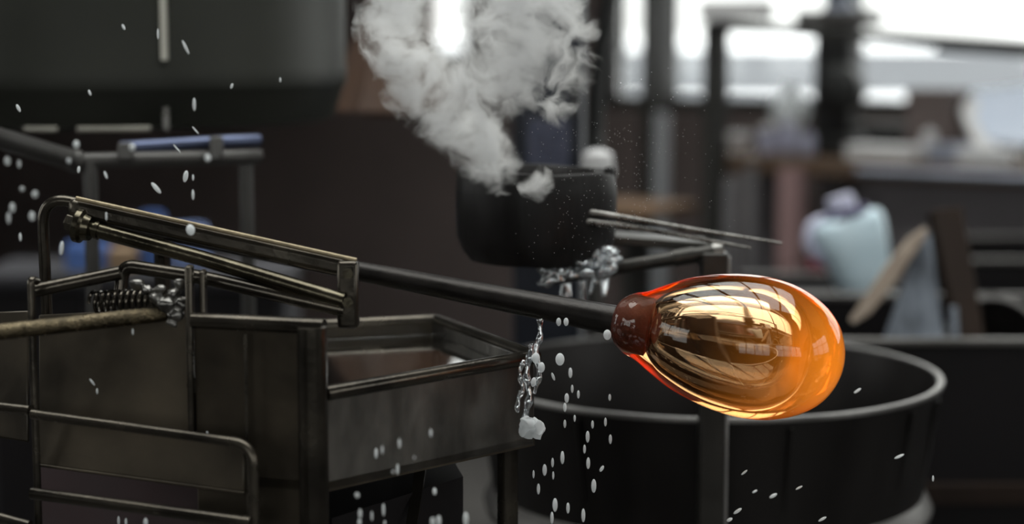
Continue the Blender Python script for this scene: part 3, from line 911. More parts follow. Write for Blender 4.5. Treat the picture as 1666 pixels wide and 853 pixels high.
# ------------------------------------------------------------ rust-brown hood and dark furnace column behind the steam
D = 3.3
def rusty_cone():
    c = pix(640, 60, D + 0.3)
    z0, z1 = pix(640, 190, D).z, pix(640, -260, D).z
    t = thing('rusty_hood', 'rust-brown tapering sheet hood behind the rising steam', 'hood', V((c.x, c.y, z0)))
    n = 8
    vs = []
    for z, rx, ry in ((z0, px(140, D), 0.2), (pix(640, 80, D).z, px(80, D), 0.12), (pix(640, 10, D).z, px(52, D), 0.08), (z1, px(46, D), 0.07)):
        vs += [V((c.x + rx * math.cos(2 * math.pi * (k + 0.5) / n), c.y + ry * math.sin(2 * math.pi * (k + 0.5) / n), z)) for k in range(n)]
    fs = [(i * n + k, i * n + (k + 1) % n, (i + 1) * n + (k + 1) % n, (i + 1) * n + k) for i in range(3) for k in range(n)]
    fs += [tuple(reversed(range(n))), tuple(range(3 * n, 4 * n))]
    part('cone', MB().add(vs, fs), M['rust_hood'], t, 0.004, angle=25)
    part('flue', MB().tube([V((c.x, c.y, z1 - 0.02)), V((c.x, c.y, H))], px(36, D)), M['rust_hood'], t)
    part('hem', MB().lathe(V((c.x, c.y, z0)), V((0, 0, 1)), [(-0.012, 0.06), (-0.012, 0.065), (0, 0.07), (0, 0.06)], 8, closed=True), M['rust_hood'], t)
rusty_cone()
def furnace():
    D = 3.4
    x0, x1 = pix(835, 200, D).x, pix(952, 200, D).x
    y0 = pix(835, 200, D).y
    t = thing('furnace_cabinet', 'tall blue-black steel cabinet with a glazed door behind the steam', 'cabinet', V(((x0 + x1) / 2, y0 + 0.2, 0)))
    zb = 0.0
    ztop = 2.3
    xm, ym = (x0 + x1) / 2, y0 + 0.2
    part('body', MB().box(V((xm, ym, ztop / 2)), (x1 - x0, 0.36, ztop)), M['dark_blue_steel'], t, 0.01)
    a, b = pix(858, 285, D), pix(926, 196, D)
    dr = part('door', MB().box(V(((a.x + b.x) / 2, y0 + 0.014, 1.25)), (b.x - a.x + 0.02, 0.014, 0.6)), M['dark_blue_steel'], t, 0.003)
    part('door_pane', MB().box(V(((a.x + b.x) / 2, y0 + 0.005, (a.z + b.z) / 2)), (b.x - a.x, 0.006, b.z - a.z)), M['dim_pane'], dr, 0.001)
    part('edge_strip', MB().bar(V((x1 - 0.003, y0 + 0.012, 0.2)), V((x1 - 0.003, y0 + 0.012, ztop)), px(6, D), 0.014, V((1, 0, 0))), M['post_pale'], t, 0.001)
    part('handle', MB().tube([V((x1 - 0.02, y0 + 0.01, 1.2)), V((x1 - 0.02, y0 - 0.02, 1.21)), V((x1 - 0.02, y0 - 0.02, 1.31)), V((x1 - 0.02, y0 + 0.01, 1.32))], 0.004), M['tool_steel'], dr)
furnace()
a = pix(978, 60, 3.6)
single('curved_duct', MB().tube(smooth_path([V((a.x - 0.01, a.y, 0)), pix(968, 330, 3.6), pix(968, 220, 3.6), pix(973, 120, 3.6), pix(985, 40, 3.6), pix(1010, -120, 3.6)], 6), px(16, 3.3)), M['black_iron'], 'dark curved duct rising right of the steam', 'duct')

# ------------------------------------------------------------ steel drum behind the glass
def drum():
    D = 2.78
    c = pix(1150, 607, D)
    R = px(374, D)
    z = c.z
    t = thing('steel_drum', 'wide dark steel drum with a pale rim behind the hot glass', 'drum', V((c.x, c.y, 0)))
    up = V((0, 0, 1))
    zr = pix(1480, 815, D).z      # rolled hoop
    B = V((c.x, c.y, 0))
    def rad(zz):
        return R * (0.80 + 0.20 * (zz / z)) if zz < z else R
    part('wall', MB().lathe(B, up, [(0.0, R * 0.8), (zr - 0.05, R * 0.905), (z, R), (z, R - 0.008), (zr, R * 0.905 - 0.008), (0.02, R * 0.79), (0.02, 0), (0, 0)], 96), M['drum'], t)
    part('rim', MB().lathe(B + up * z, up, [(-0.004, R - 0.006), (-0.004, R + 0.002), (0.0, R + 0.003), (0.003, R + 0.002), (0.003, R - 0.006)], 96, closed=True), M['rim'], t)
    rz = R * 0.91
    part('hoop', MB().lathe(B + up * zr, up, [(-0.035, rz - 0.006), (-0.02, rz + 0.016), (0.0, rz + 0.022), (0.02, rz + 0.012), (0.03, rz)], 96), M['bin_rim'], t)
    for ang in (-1.35, -1.62, -0.72, -0.45, -2.2):
        x, y = math.cos(ang), math.sin(ang)
        a = V((c.x + (R * 0.925 + 0.003) * x, c.y + (R * 0.925 + 0.003) * y, zr + 0.05))
        b = V((c.x + (R + 0.003) * x, c.y + (R + 0.003) * y, z - 0.012))
        part('seam', MB().tube([a, b], 0.0035, 8), M['drum'], t)
    part('ash', MB().lathe(B + up * (z - 0.25), up, [(0, R * 0.92), (0.02, R * 0.4), (0.015, 0)], 48), M['drum_in'], t)
drum()

# ------------------------------------------------------------ post with arm, wet bracket and charred mould
DP = 2.36
def post_and_arm():
    a = pix(1162, 410, DP)
    t = thing('support_post', 'dark square steel post standing behind the hot glass', 'post', V((a.x, a.y, 0)))
    wd = px(44, DP)
    part('column', MB().bar(V((a.x, a.y, 0)), V((a.x, a.y, a.z)), wd, wd, V((1, 0, 0))), M['post'], t, 0.003)
    part('edge_strip', MB().bar(V((a.x + wd / 2, a.y - wd / 2 + 0.001, 0.02)), V((a.x + wd / 2, a.y - wd / 2 + 0.001, a.z - 0.004)), 0.004, 0.004, V((1, 0, 0))), M['rim'], t, 0.001)  # lit right edge of the post, put in as a pale strip
    part('foot_plate', MB().box(V((a.x, a.y, 0.006)), (0.09, 0.09, 0.012)), M['post'], t)
    arm = part('arm', MB().tube([pix(905, 452, DP + 0.02), pix(1000, 437, DP), pix(1172, 408, DP)], [px(10, DP), px(11, DP), px(12, DP)], 20), M['post'], t)
    part('arm_sleeve', MB().tube([pix(1095, 421, DP), pix(1130, 415, DP)], px(14, DP), 20), M['post'], t)
    part('arm_cap', MB().tube([pix(1160, 410, DP), pix(1176, 407, DP)], px(14, DP), 20), M['tool_steel'], t)
post_and_arm()

def mould():
    D = 2.33
    c = pix(870, 422, D)
    R = px(132, D)
    zb = c.z
    h = px(146, D)
    t = thing('charred_mould', 'black charred wooden mould block under the steam, wet rim', 'mould', c)
    up = (V((0, 0, 1)) + V((0.02, 0.0, 0))).normalized()
    # half-open mould: thick walled cup with a gap at the back left
    prof = [(0.01, 0), (0.0, R * 0.80), (0.012, R * 0.90), (0.03, R * 0.97), (h * 0.75, R * 1.0), (h * 0.97, R * 0.985), (h, R * 0.96), (h, R * 0.72), (h * 0.9, R * 0.66), (h * 0.3, R * 0.52), (h * 0.15, 0)]
    part('block', MB().lathe(c, up, prof, 64).jitter(0.003, 22, 3), M['char_wood'], t)
    e = V((1, -0.25, 0)).normalized()
    q = c + e * R * 0.93
    part('hinge_ear', MB().box(q + V((0, 0, h * 0.96)), (0.012, 0.02, 0.02), Matrix.Rotation(-0.25, 3, 'Z')), M['char_wood'], t, 0.004)
    part('bracket', MB().bar(pix(905, 446, D), pix(1000, 436, D), 0.05, 0.016), M['post'], t, 0.003)
    return c, R, h
MC, MR, MH = mould()
a = pix(972, 300, 3.3)
t = thing('white_cup', 'white rounded cup peeking over the edge of the charred mould', 'cup', V((a.x, a.y, a.z)))
part('body', MB().lathe(a, V((0, 0, 1)), [(0, 0), (0, px(20, 3.3)), (px(20, 3.3), px(29, 3.3)), (px(50, 3.3), px(24, 3.3)), (px(57, 3.3), px(10, 3.3)), (px(58, 3.3), 0)], 30), M['white_enamel'], t)
part('stem', MB().tube([V((a.x, a.y, 0)), a + V((0, 0, 0.005))], px(9, 3.3)), M['stand_grey'], t)
part('foot', MB().lathe(V((a.x, a.y, 0)), V((0, 0, 1)), [(0, 0), (0, 0.07), (0.01, 0.06), (0.012, 0)], 24), M['stand_grey'], t)

# jacks: two long tapering steel blades with a spring bow
def jacks():
    D = 2.25
    t = thing('glass_jacks', 'pair of long wet steel jacks pointing right above the hot glass', 'jacks', pix(960, 350, D))
    for (pts, nm) in (([(880, 332), (1000, 352), (1130, 374), (1272, 396)], 'blade'), ([(880, 352), (1000, 366), (1110, 384), (1222, 404)], 'blade')):
        P = [pix(x, y, D + (0.0 if k < 2 else 0.02)) for k, (x, y) in enumerate(pts)]
        part(nm, MB().tube(smooth_path(P, 6), [px(7 - 5.2 * i / 18, D) for i in range(19)], 12), M['tool_steel'], t)
    part('spring_bow', MB().tube(smooth_path([pix(880, 332, D), pix(845, 326, D), pix(832, 338, D), pix(846, 350, D), pix(880, 352, D)], 6), px(6, D), 12), M['tool_steel'], t)
# the jacks lie on a ledge carried by the post
t = thing('tool_ledge', 'narrow dark ledge carrying the jacks behind the mould', 'ledge', pix(1000, 395, 2.44))
part('plate', MB().bar(pix(985, 386, 2.44), pix(1150, 398, 2.44), 0.07, 0.012), M['post'], t, 0.002)
part('stay', MB().tube([pix(1100, 396, 2.44), pix(1158, 440, 2.375)], 0.006), M['post'], t)
jacks()

# ------------------------------------------------------------ tank with its panels, in the middle
HZ = FH / 2 - math.tan(PITCH) * FPX      # horizon row of the camera
def flat(x, y_ref, depth_y, z):
    return V((x, depth_y, z))
def gp(xpix, depth, z):
    """world point at horizontal distance depth, photo column xpix, height z"""
    # depth along the view axis for this height
    d = depth * math.cos(PITCH) - (z - CAM.z) * math.sin(PITCH)
    return V(((xpix - FW / 2) / FPX * d, depth, z))
ZT, ZB = 1.35 - 0.352, 1.35 - 0.452
ZS = 1.35 - 0.285        # the tall splash side facing the photographer
tank = thing('quench_tank', 'dark steel quench tank in the middle, water running over its right corner', 'tank', V((-0.15, 2.1, 0)))
N = gp(548, 1.80, 0); R_ = gp(868, 2.01, 0); L_ = gp(348, 1.84, 0)
BR = R_ + V((-0.12, 0.26, 0)); BL = L_ + V((0.0, 0.36, 0))
def wall_q(p, q, z0, z1, th=0.008):
    d = (q - p).normalized()
    n = V((-d.y, d.x, 0)) * th
    return MB().prism([V((p.x, p.y, z0)), V((q.x, q.y, z0)), V((q.x, q.y, z0)) + n, V((p.x, p.y, z0)) + n], z1 - z0)
part('side_panel', wall_q(N, R_, ZB, ZT), M['wet_wall'], tank, 0.002)
part('side_panel', wall_q(L_, N, 0.05, ZS), M['tank_steel'], tank, 0.002)
part('side_panel', wall_q(R_, BR, ZB, ZT), M['wet_wall'], tank, 0.002)
part('side_panel', wall_q(BR, BL, ZB, ZT), M['tank_steel'], tank, 0.002)
part('side_panel', wall_q(BL, L_, ZB, ZT), M['tank_steel'], tank, 0.002)
part('bottom', MB().prism([V((p.x, p.y, ZB)) for p in (L_, N, R_, BR, BL)], 0.01), M['tank_steel'], tank)
part('rim', MB().tube([V((L_.x, L_.y, ZS)), V((N.x, N.y, ZS))], 0.008), M['black_bar'], tank)
for p, q in ((N, R_), (R_, BR), (BR, BL), (BL, L_)):
    part('rim', MB().tube([V((p.x, p.y, ZT)), V((q.x, q.y, ZT))], 0.008), M['black_bar'], tank)
part('corner_post', MB().tube([V((N.x - 0.012, N.y - 0.004, 0)), V((N.x - 0.012, N.y - 0.004, ZS))], px(25, 1.8), 24), M['black_bar'], tank)
for q in (R_, BR, BL):
    part('leg', MB().tube([V((q.x - 0.03, q.y + 0.03, 0)), V((q.x - 0.03, q.y + 0.03, ZB + 0.005))], 0.012), M['black_bar'], tank)
vs_ = gp(428, 1.815, 0)
part('seam', MB().bar(V((vs_.x, vs_.y - 0.003, 0.3)), V((vs_.x, vs_.y - 0.003, ZS - 0.01)), 0.003, 0.003), M['black_bar'], tank)
part('water', MB().prism([V((p.x, p.y, ZT - 0.02)) for p in (L_ + V((0.012, 0.01, 0)), N + V((0, 0.014, 0)), R_ + V((-0.014, 0, 0)), BR + V((-0.005, -0.014, 0)), BL + V((0.012, -0.012, 0)))], 0.006), M['water'], tank)
# diagonal brace under the tank and dark shelf
part('brace', MB().bar(gp(660, 1.9, ZB - 0.10), gp(690, 2.0, ZB), 0.012, 0.004), M['black_bar'], tank)
part('splash_box', MB().prism([V((p.x, p.y, 0.02)) for p in (L_ + V((0.02, 0.04, 0)), N + V((0, 0.05, 0)), R_ + V((-0.08, 0.02, 0)), BR, BL)], ZB - 0.06), M['bin'], tank)

# blow pipe with hot glass
AX0 = pix(1003, 522, 2.0)
PE = pix(128, 353, 2.24)                 # far end of the pipe
AXD = (AX0 - PE).normalized()
lo_, hi_ = 0.0, 0.5
for _ in range(50):                      # the bulb's tip, where the pipe's line passes column 1372
    md_ = (lo_ + hi_) / 2
    q_ = AX0 + AXD * md_ - CAM
    if q_.x / q_.dot(FWD) * FPX + FW / 2 < 1372:
        lo_ = md_
    else:
        hi_ = md_
AXL = lo_
AX1 = AX0 + AXD * AXL
S = px(1.0, 1.985)
LT = AXL / S / 375.0        # the bulb's length stretched to its slant
gl = thing('hot_glass_bulb', 'glowing amber molten glass bulb on the end of the blowpipe', 'glass', AX0)
outer = [(0, 0), (0, 28), (3, 34), (9, 41), (18, 47), (28, 52), (40, 55.5), (52, 61), (66, 69), (85, 79), (110, 91), (140, 101), (170, 108.5), (200, 113), (225, 114.5), (250, 113.5), (275, 109.5), (300, 101.5), (322, 90.5), (340, 77.5), (354, 62.5), (364, 46), (371, 28), (374, 13), (375, 0)]
inner = [(74, 0), (74, 16), (76, 24), (82, 31), (92, 38), (108, 46), (130, 54), (160, 62), (190, 67), (220, 69), (245, 67), (265, 61), (282, 51), (294, 38), (301, 22), (303, 0)]
def dense(prof, seg=4):
    P = [V((t, r, 0)) for t, r in prof]
    return [(p.x, max(p.y, 0)) for p in smooth_path(P, seg)]
og = dense(outer[1:])
mb = MB().lathe(AX0, AXD, [(0, 0)] + [(t * S * LT, r * S) for t, r in og[:-1]] + [(375 * S * LT, 0)], 128)
ig = dense(inner[1:])
mb.lathe(AX0, AXD, [(74 * S * LT, 0)] + [(t * S * LT, r * S) for t, r in ig[:-1]] + [(303 * S * LT, 0)], 128, flip=True)
gm = hot_glass(V((0, 0, 0)), AXD, AXL)
part('bulb', mb, gm, gl, fix=False, angle=50)
# pipe runs back to the left behind the mould
pd = -AXD
bp = thing('blowpipe', 'black iron blowpipe carrying the hot glass, running back to the left', 'pipe', AX0)
K0, K1 = AX0 + AXD * (78 * S), AX0 + AXD * (-2 * S)
part('head', MB().tube([K0, AX0 + AXD * 74 * S, AX0 + AXD * 12 * S, AX0 + AXD * 1 * S], [27 * S, 31 * S, 31 * S, 25 * S], 32), M['hot_iron'], bp)
PL = (PE - AX0).length
part('tube', MB().tube([AX0 + AXD * 4 * S, AX0 + pd * 0.03, AX0 + pd * 0.08, AX0 + pd * 0.17, AX0 + pd * 0.4, AX0 + pd * PL], [25 * S, 24 * S, 22.5 * S, 20 * S, 15 * S, 13 * S], 28), M['pipe'], bp)
ye = AX0 + pd * (PL * 0.83)
y = thing('pipe_rest', 'forked iron rest under the blowpipe behind the tube frame', 'stand', V((ye.x, ye.y, 0)))
part('stem', MB().tube([V((ye.x, ye.y, 0)), V((ye.x, ye.y, ye.z - 0.024))], 0.010), M['black_bar'], y)
part('fork', MB().tube(smooth_path([ye + V((0, -0.03, 0.008)), ye + V((0, -0.022, -0.014)), ye + V((0, 0, -0.022)), ye + V((0, 0.022, -0.014)), ye + V((0, 0.03, 0.008))], 5), 0.008), M['black_bar'], y)
part('base', MB().lathe(V((ye.x, ye.y, 0)), V((0, 0, 1)), [(0, 0), (0, 0.06), (0.012, 0.055), (0.02, 0.02), (0.02, 0)], 28), M['black_bar'], y)

# ------------------------------------------------------------ tube frame and splash plates at the left
fr = thing('tube_frame', 'black bent-tube frame with dark steel splash plates at the left', 'frame', V((pix(180, 600, 1.9).x, pix(180, 600, 1.9).y, 0)))
D = 1.94
tube_r = px(11, D)
def floor_pt(x, y, d):
    p = pix(x, y, d)
    return V((p.x, p.y, 0))
# a: big loop with rounded corner
part('loop_tube', MB().tube(fillet([pix(82, 640, 1.985), pix(68, 318, D + 0.012), pix(330, 376, D), pix(580, 440, D - 0.02)], 0.032, 10), px(9.5, D), 18), M['black_bar'], fr)
tr_ = part('top_rail', MB().bar(pix(112, 336, D + 0.004), pix(580, 440, D - 0.03), px(22, D), px(30, D)), M['black_bar'], fr, 0.006)
part('rail_edge', MB().tube([pix(124, 323, D - 0.006), pix(580, 424, D - 0.04)], px(4, D), 10), M['brass_edge'], tr_)  # highlight along the rail's upper edge, added as a tan tube
# b: rod with collar and nut
rd = part('clamp_rod', MB().tube([pix(136, 368, D), pix(330, 421, D - 0.02), pix(560, 490, D - 0.05)], px(13, D), 22), M['shiny_bar'], fr)
u = (pix(330, 421, D - 0.02) - pix(136, 368, D)).normalized()
c0 = pix(136, 368, D)
part('collar', MB().lathe(c0 - u * px(14, D), u, [(0, 0), (0, px(24, D)), (px(4, D), px(29, D)), (px(13, D), px(29, D)), (px(17, D), px(23, D)), (px(28, D), px(21, D)), (px(28, D), 0)], 24), M['shiny_bar'], rd)
part('nut', MB().lathe(c0 - u * px(30, D), u, [(0, 0), (0, px(15, D)), (px(18, D), px(15, D)), (px(18, D), 0)], 6), M['black_bar'], rd, 0.001)
part('washer', MB().lathe(c0 + u * px(22, D), u, [(0, 0), (0, px(16, D)), (px(6, D), px(16, D)), (px(6, D), 0)], 24), M['shiny_bar'], rd)
cl = part('clamp_block', MB().bar(pix(566, 424, D - 0.04), V((pix(566, 424, D - 0.04).x, pix(566, 424, D - 0.04).y, 1.35 - 0.30)), px(34, D), px(30, D), V((1, 0, 0))), M['black_bar'], fr, 0.004)
part('bolt', MB().lathe(pix(566, 445, D - 0.055), V((0, -1, 0)), [(0, 0), (0, px(9, D)), (px(7, D), px(9, D)), (px(7, D), 0)], 6), M['shiny_bar'], cl)
part('bolt', MB().lathe(pix(566, 492, D - 0.055), V((0, -1, 0)), [(0, 0), (0, px(9, D)), (px(7, D), px(9, D)), (px(7, D), 0)], 6), M['shiny_bar'], cl)
# c: cross tube and bent tube
part('cross_tube', MB().tube([pix(52, 474, D - 0.03), pix(196, 444, D - 0.03)], px(11.5, D - 0.03), 20), M['black_bar'], fr)
part('bent_tube', MB().tube(fillet([pix(196, 478, D - 0.02), pix(200, 432, D - 0.02), pix(330, 452, D - 0.03), pix(560, 505, D - 0.04)], 0.02, 8), px(11.5, D), 20), M['black_bar'], fr)
# e: thin upright
ut = pix(50, 455, D - 0.06)
part('upright', MB().tube(fillet([pix(60, 458, D - 0.05), V((ut.x, ut.y, ut.z)), V((ut.x, ut.y, 0))], 0.008, 5), px(6.5, D - 0.06), 14), M['black_bar'], fr)
# f: flat uprights beside the tank
for (x, y0, wid, dd) in ((308, 432, 11, 1.86), (330, 440, 9, 1.87)):
    a = pix(x, y0, dd)
    part('flat_upright', MB().bar(V((a.x, a.y, 1.35 - px(660, dd))), a, px(wid, dd), px(30, dd), V((1, 0, 0))), M['black_bar'], fr, 0.002)
# g: bent rail, h: side rail, lower bars
c1 = pix(408, 735, 1.8)
part('guard_rail', MB().tube(fillet([pix(52, 674, 1.88), pix(300, 708, 1.83), pix(412, 724, 1.80), V((c1.x + 0.002, c1.y, 0))], 0.022, 8), px(8, 1.84), 18), M['black_bar'], fr)
part('side_rail', MB().tube([pix(-60, 656, 1.9), pix(48, 668, 1.88)], px(8, 1.9), 14), M['black_bar'], fr)
part('lower_bar', MB().tube([pix(52, 803, 1.88), pix(408, 851, 1.80)], px(10, 1.86), 18), M['black_bar'], fr)
part('lower_bar', MB().tube([pix(-40, 832, 1.9), pix(48, 856, 1.88)], px(9, 1.9), 14), M['black_bar'], fr)
# splash plates
def plate(name, pts, th, mat, bev=0.002):
    part(name, slabq(pts, th), mat, fr, bev)
plate('splash_plate', [pix(62, 690, 1.935), pix(312, 716, 1.89), pix(312, 500, 1.90), pix(62, 512, 1.95)], -0.004, M['tank_steel'])
plate('splash_plate', [pix(60, 756, 1.915), pix(398, 802, 1.845), pix(398, 720, 1.85), pix(60, 676, 1.925)], -0.004, M['tank_steel'])
plate('splash_plate', [pix(-80, 700, 1.96), pix(46, 720, 1.94), pix(46, 505, 1.96), pix(-80, 510, 1.99)], -0.004, M['tank_steel'])
plate('back_plate', [pix(56, 900, 1.99), pix(402, 930, 1.91), pix(402, 790, 1.93), pix(56, 750, 2.01)], -0.004, M['maroon'])
lp0, lp1 = pix(62, 757, 1.912), pix(398, 803, 1.842)
part('plate_lip', MB().tube([lp0, lp1], px(2.5, 1.88), 8), M['tank_steel'], fr)

# d: grainy rod lying across the frame
single('steel_rod', MB().tube([pix(-60, 547, 1.80), pix(130, 526, 1.84), pix(262, 511, 1.87), pix(290, 508, 1.88)], px(13.5, 1.83), 28), M['rust_rod'], 'grainy bright steel rod coming in from the left edge', 'rod')
# spring
cs = []
s0, s1 = pix(150, 492, 1.915), pix(262, 488, 1.905)
ax_ = (s1 - s0).normalized()
xx, yy, _ = frame_of(ax_)
turns = 11
for k in range(turns * 14 + 1):
    a = 2 * math.pi * k / 14
    cs.append(s0.lerp(s1, k / (turns * 14)) + (xx * math.cos(a) + yy * math.sin(a)) * px(17, 1.9))
single('coil_spring', MB().tube(cs, px(3.2, 1.9), 8), M['black_bar'], 'dark wet coil spring behind the grainy steel rod', 'spring')

# ------------------------------------------------------------ running and hanging water
def water_obj(name, mb, label, amp, scale, seed, group=None):
    mb.jitter(amp, scale, seed)
    return single(name, mb, M['wet'], label, 'water', group, angle=180)
# wet clump on the clamp at left
mb = MB()
rnd = random.Random(3)
for (x, y, r) in ((222, 462, 9), (240, 472, 10), (256, 486, 11), (272, 498, 13), (284, 478, 10), (292, 462, 8), (286, 512, 11), (278, 528, 7), (262, 470, 8), (296, 494, 9)):
    mb.ball(pix(x, y, 1.865), (px(r * 1.2, 1.86), px(r, 1.86), px(r, 1.86)), 20, 14)
o = water_obj('wet_clump', mb, 'glistening clump of water and slag where the rods meet', 0.004, 90, 2)
o.modifiers.new('remesh', 'REMESH').mode = 'VOXEL'
o.modifiers['remesh'].voxel_size = 0.0012
o.modifiers['remesh'].use_smooth_shade = True
o.data.materials[0] = M['tool_steel']
# water sheet over the bracket at right of the mould
mb = MB()
for k in range(70):
    x = rnd.uniform(880, 1003)
    yy_ = 440 + (1000 - x) * 0.2 - rnd.uniform(0, 34)
    mb.ball(pix(x, yy_, 2.27 + rnd.uniform(-0.012, 0.02)), (px(rnd.uniform(6, 15), 2.3), px(7, 2.3), px(rnd.uniform(4, 9), 2.3)), 12, 8)
for k in range(9):
    x = rnd.uniform(900, 995)
    y0 = 452 + (1000 - x) * 0.1
    mb.tube([pix(x, y0, 2.29), pix(x + rnd.uniform(-6, 4), y0 + rnd.uniform(22, 40), 2.29)], [px(4, 2.6), px(2, 2.3)], 8)
o = water_obj('water_film', mb, 'water film pouring over the bracket below the charred mould', 0.005, 110, 5)
md = o.modifiers.new('remesh', 'REMESH')
md.mode = 'VOXEL'
md.voxel_size = 0.0014
md.use_smooth_shade = True
# streams down the tank corner
for i, (xs, y0, y1, ww) in enumerate(((878, 520, 640, 5), (862, 560, 690, 6), (850, 585, 670, 4))):
    pts = [pix(xs + 3 * math.sin(k * 1.3 + i) - k * 0.8, y0 + (y1 - y0) * k / 8, 1.995 - 0.004 * i) for k in range(9)]
    water_obj('water_stream', MB().tube(smooth_path(pts, 4), [px(ww * (1.3 - 0.6 * abs(math.sin(k * 0.37 + i))), 2.0) for k in range(33)], 12),
              ('longest water stream falling at the right of the tank corner', 'thick water stream running down the tank corner', 'short water trickle on the wet tank wall')[i], 0.0015, 120, i + 3, 'streams at the tank corner')
for (x, y, r, l) in ((857, 696, 14, 'left'), (874, 699, 12, 'right')):
    o = single('water_blob', MB().ball(pix(x, y, 1.985), (px(r, 2), px(r, 2), px(r * 1.25, 2)), 32, 22).jitter(0.006, 130, x), M['drop'], 'fat sparkling water blob at the foot of the tank corner stream, %s of two' % l, 'water', 'water blobs under the tank corner', angle=180)

# single drops in the air
def drops(lst, d, mat, label, group):
    base = {}
    for (x, y, wd, ln, an) in lst:
        dd = d + rnd.uniform(-0.05, 0.05)
        me = base.get('m')
        if me is None:
            o = link('water_drop', MB().ball(V((0, 0, 0)), (0.5, 0.5, 0.5), 12, 8), mat, angle=180)
            base['m'] = o.data
        else:
            o = bpy.data.objects.new('water_drop', me)
            col.objects.link(o)
        o.location = pix(x, y, dd)
        o.scale = (px(wd * 0.92, dd), px(wd * 0.92, dd), px(ln * 1.15, dd))
        o.rotation_euler = (0, math.radians(an), 0)
        tag(o, label, 'water drop', group)
right_drops = [(911, 585, 16, 18, 0), (928, 607, 7, 15, 0), (922, 648, 8, 14, 0), (941, 642, 5, 12, 0), (931, 633, 5, 12, 0), (919, 663, 6, 13, 0), (919, 690, 5, 12, 0),
    (872, 583, 14, 16, 0), (881, 598, 12, 15, 0), (868, 622, 9, 14, 10), (900, 613, 5, 12, -20), (909, 524, 9, 12, 0), (921, 524, 9, 12, 0), (988, 545, 14, 15, 0), (985, 687, 5, 13, 0), (964, 691, 5, 12, 0),
    (956, 711, 7, 17, 0), (993, 715, 6, 14, 0), (951, 731, 5, 13, 0), (957, 754, 7, 17, 0), (979, 763, 6, 10, 30), (915, 745, 7, 19, 0), (899, 753, 5, 14, 0), (886, 765, 8, 17, 0), (876, 796, 6, 16, 0),
    (966, 791, 9, 20, 0), (903, 822, 9, 20, 0), (924, 827, 6, 16, 0), (949, 839, 7, 20, 0), (898, 843, 6, 18, 0), (868, 772, 4, 12, 0), (900, 774, 4, 12, 0), (992, 647, 5, 10, 0), (935, 681, 4, 10, 0)]
drops(right_drops, 1.97, M['drop'], 'falling drop of water in the air below the hot glass and right of the tank', 'drops falling right of the tank')
mid_drops = [(612, 738, 6, 15, 0), (622, 733, 4, 12, 0), (650, 722, 5, 14, 0), (647, 764, 5, 16, 0), (640, 768, 4, 5, 0), (581, 806, 7, 7, 0), (707, 800, 7, 10, 0), (586, 836, 6, 13, 0), (585, 850, 6, 10, 0), (605, 840, 4, 14, 0), (624, 830, 5, 18, 0), (704, 850, 8, 14, 0), (714, 848, 8, 16, 0), (758, 845, 9, 20, 0), (701, 705, 5, 12, 0), (674, 745, 3, 4, 0), (626, 851, 4, 6, 0)]
drops(mid_drops, 1.74, M['drop'], 'falling drop of water in front of the tank between its corner posts', 'drops in front of the tank')
low_right = [(1258, 807, 6, 12, 60), (1200, 832, 6, 14, 55), (1187, 846, 6, 9, 60), (1338, 845, 5, 13, 60), (1211, 769, 4, 11, 50), (1463, 743, 5, 15, 65), (1300, 794, 4, 11, 60), (1228, 800, 4, 8, 60), (1395, 636, 5, 12, 55), (1518, 779, 4, 9, 0)]
drops(low_right, 2.05, M['drop'], 'slanting splash drop of water in front of the drum', 'splash drops before the drum')
left_drops = [(30, 176, 6, 12, -25), (302, 77, 5, 22, -25), (146, 151, 5, 9, -20), (201, 44, 5, 9, -25), (316, 170, 6, 19, 0), (377, 140, 5, 8, 20), (257, 55, 4, 15, 0), (128, 276, 6, 10, 10), (172, 285, 5, 12, -20), (254, 306, 8, 20, -40), (302, 287, 9, 17, 12), (314, 289, 4, 9, 0), (314, 317, 5, 15, 0), (100, 404, 8, 20, 8), (173, 352, 4, 12, 0), (310, 374, 20, 12, 80), (318, 212, 3, 14, -40), (288, 242, 3, 16, -40), (456, 130, 4, 7, 0), (216, 540, 3, 9, 0), (150, 622, 4, 12, -35), (158, 637, 4, 9, 0), (337, 708, 4, 11, 0), (193, 848, 5, 14, 0), (205, 850, 5, 12, 0), (237, 850, 8, 12, 0), (224, 709, 4, 3, 0), (33, 386, 5, 12, 0)]
drops(left_drops, 1.86, M['drop'], 'flying drop of water around the tube frame on the left', 'drops around the tube frame')
bok = [(124, 235, 11, 11, 0), (104, 250, 10, 14, 30), (112, 262, 8, 8, 0), (20, 338, 10, 14, 0), (57, 316, 11, 11, 0), (36, 307, 9, 7, 0), (52, 352, 11, 14, 0), (12, 262, 12, 13, 0), (31, 267, 7, 12, 0), (215, 240, 11, 10, 0), (14, 355, 7, 16, 0), (338, 257, 11, 11, 0)]
drops(bok, 2.42, M['drop'], 'blurred water drop hanging on the stand or flying behind it', 'blurred drops behind the frame')

# fine spray in the air round the mould
mb = MB()
for k in range(1400):
    x = rnd.uniform(835, 1260)
    y = rnd.uniform(110, 430)
    if rnd.random() > math.exp(-((x - 985) / 150) ** 2 - ((y - 270) / 110) ** 2):
        continue
    d = rnd.uniform(1.9, 2.15)
    p = pix(x, y, d)
    r = px(rnd.uniform(0.45, 0.8), d)
    mb.add([p + V((r, 0, 0)), p + V((-r * 0.5, r * 0.8, 0)), p + V((-r * 0.5, -r * 0.8, 0)), p + V((0, 0, r)), p - V((0, 0, r))], [(0, 1, 3), (1, 2, 3), (2, 0, 3), (1, 0, 4), (2, 1, 4), (0, 2, 4)])
sp = single('water_spray', mb, M['white_enamel'], 'fine specks of water spray drifting right of the mould', 'spray', kind='stuff')

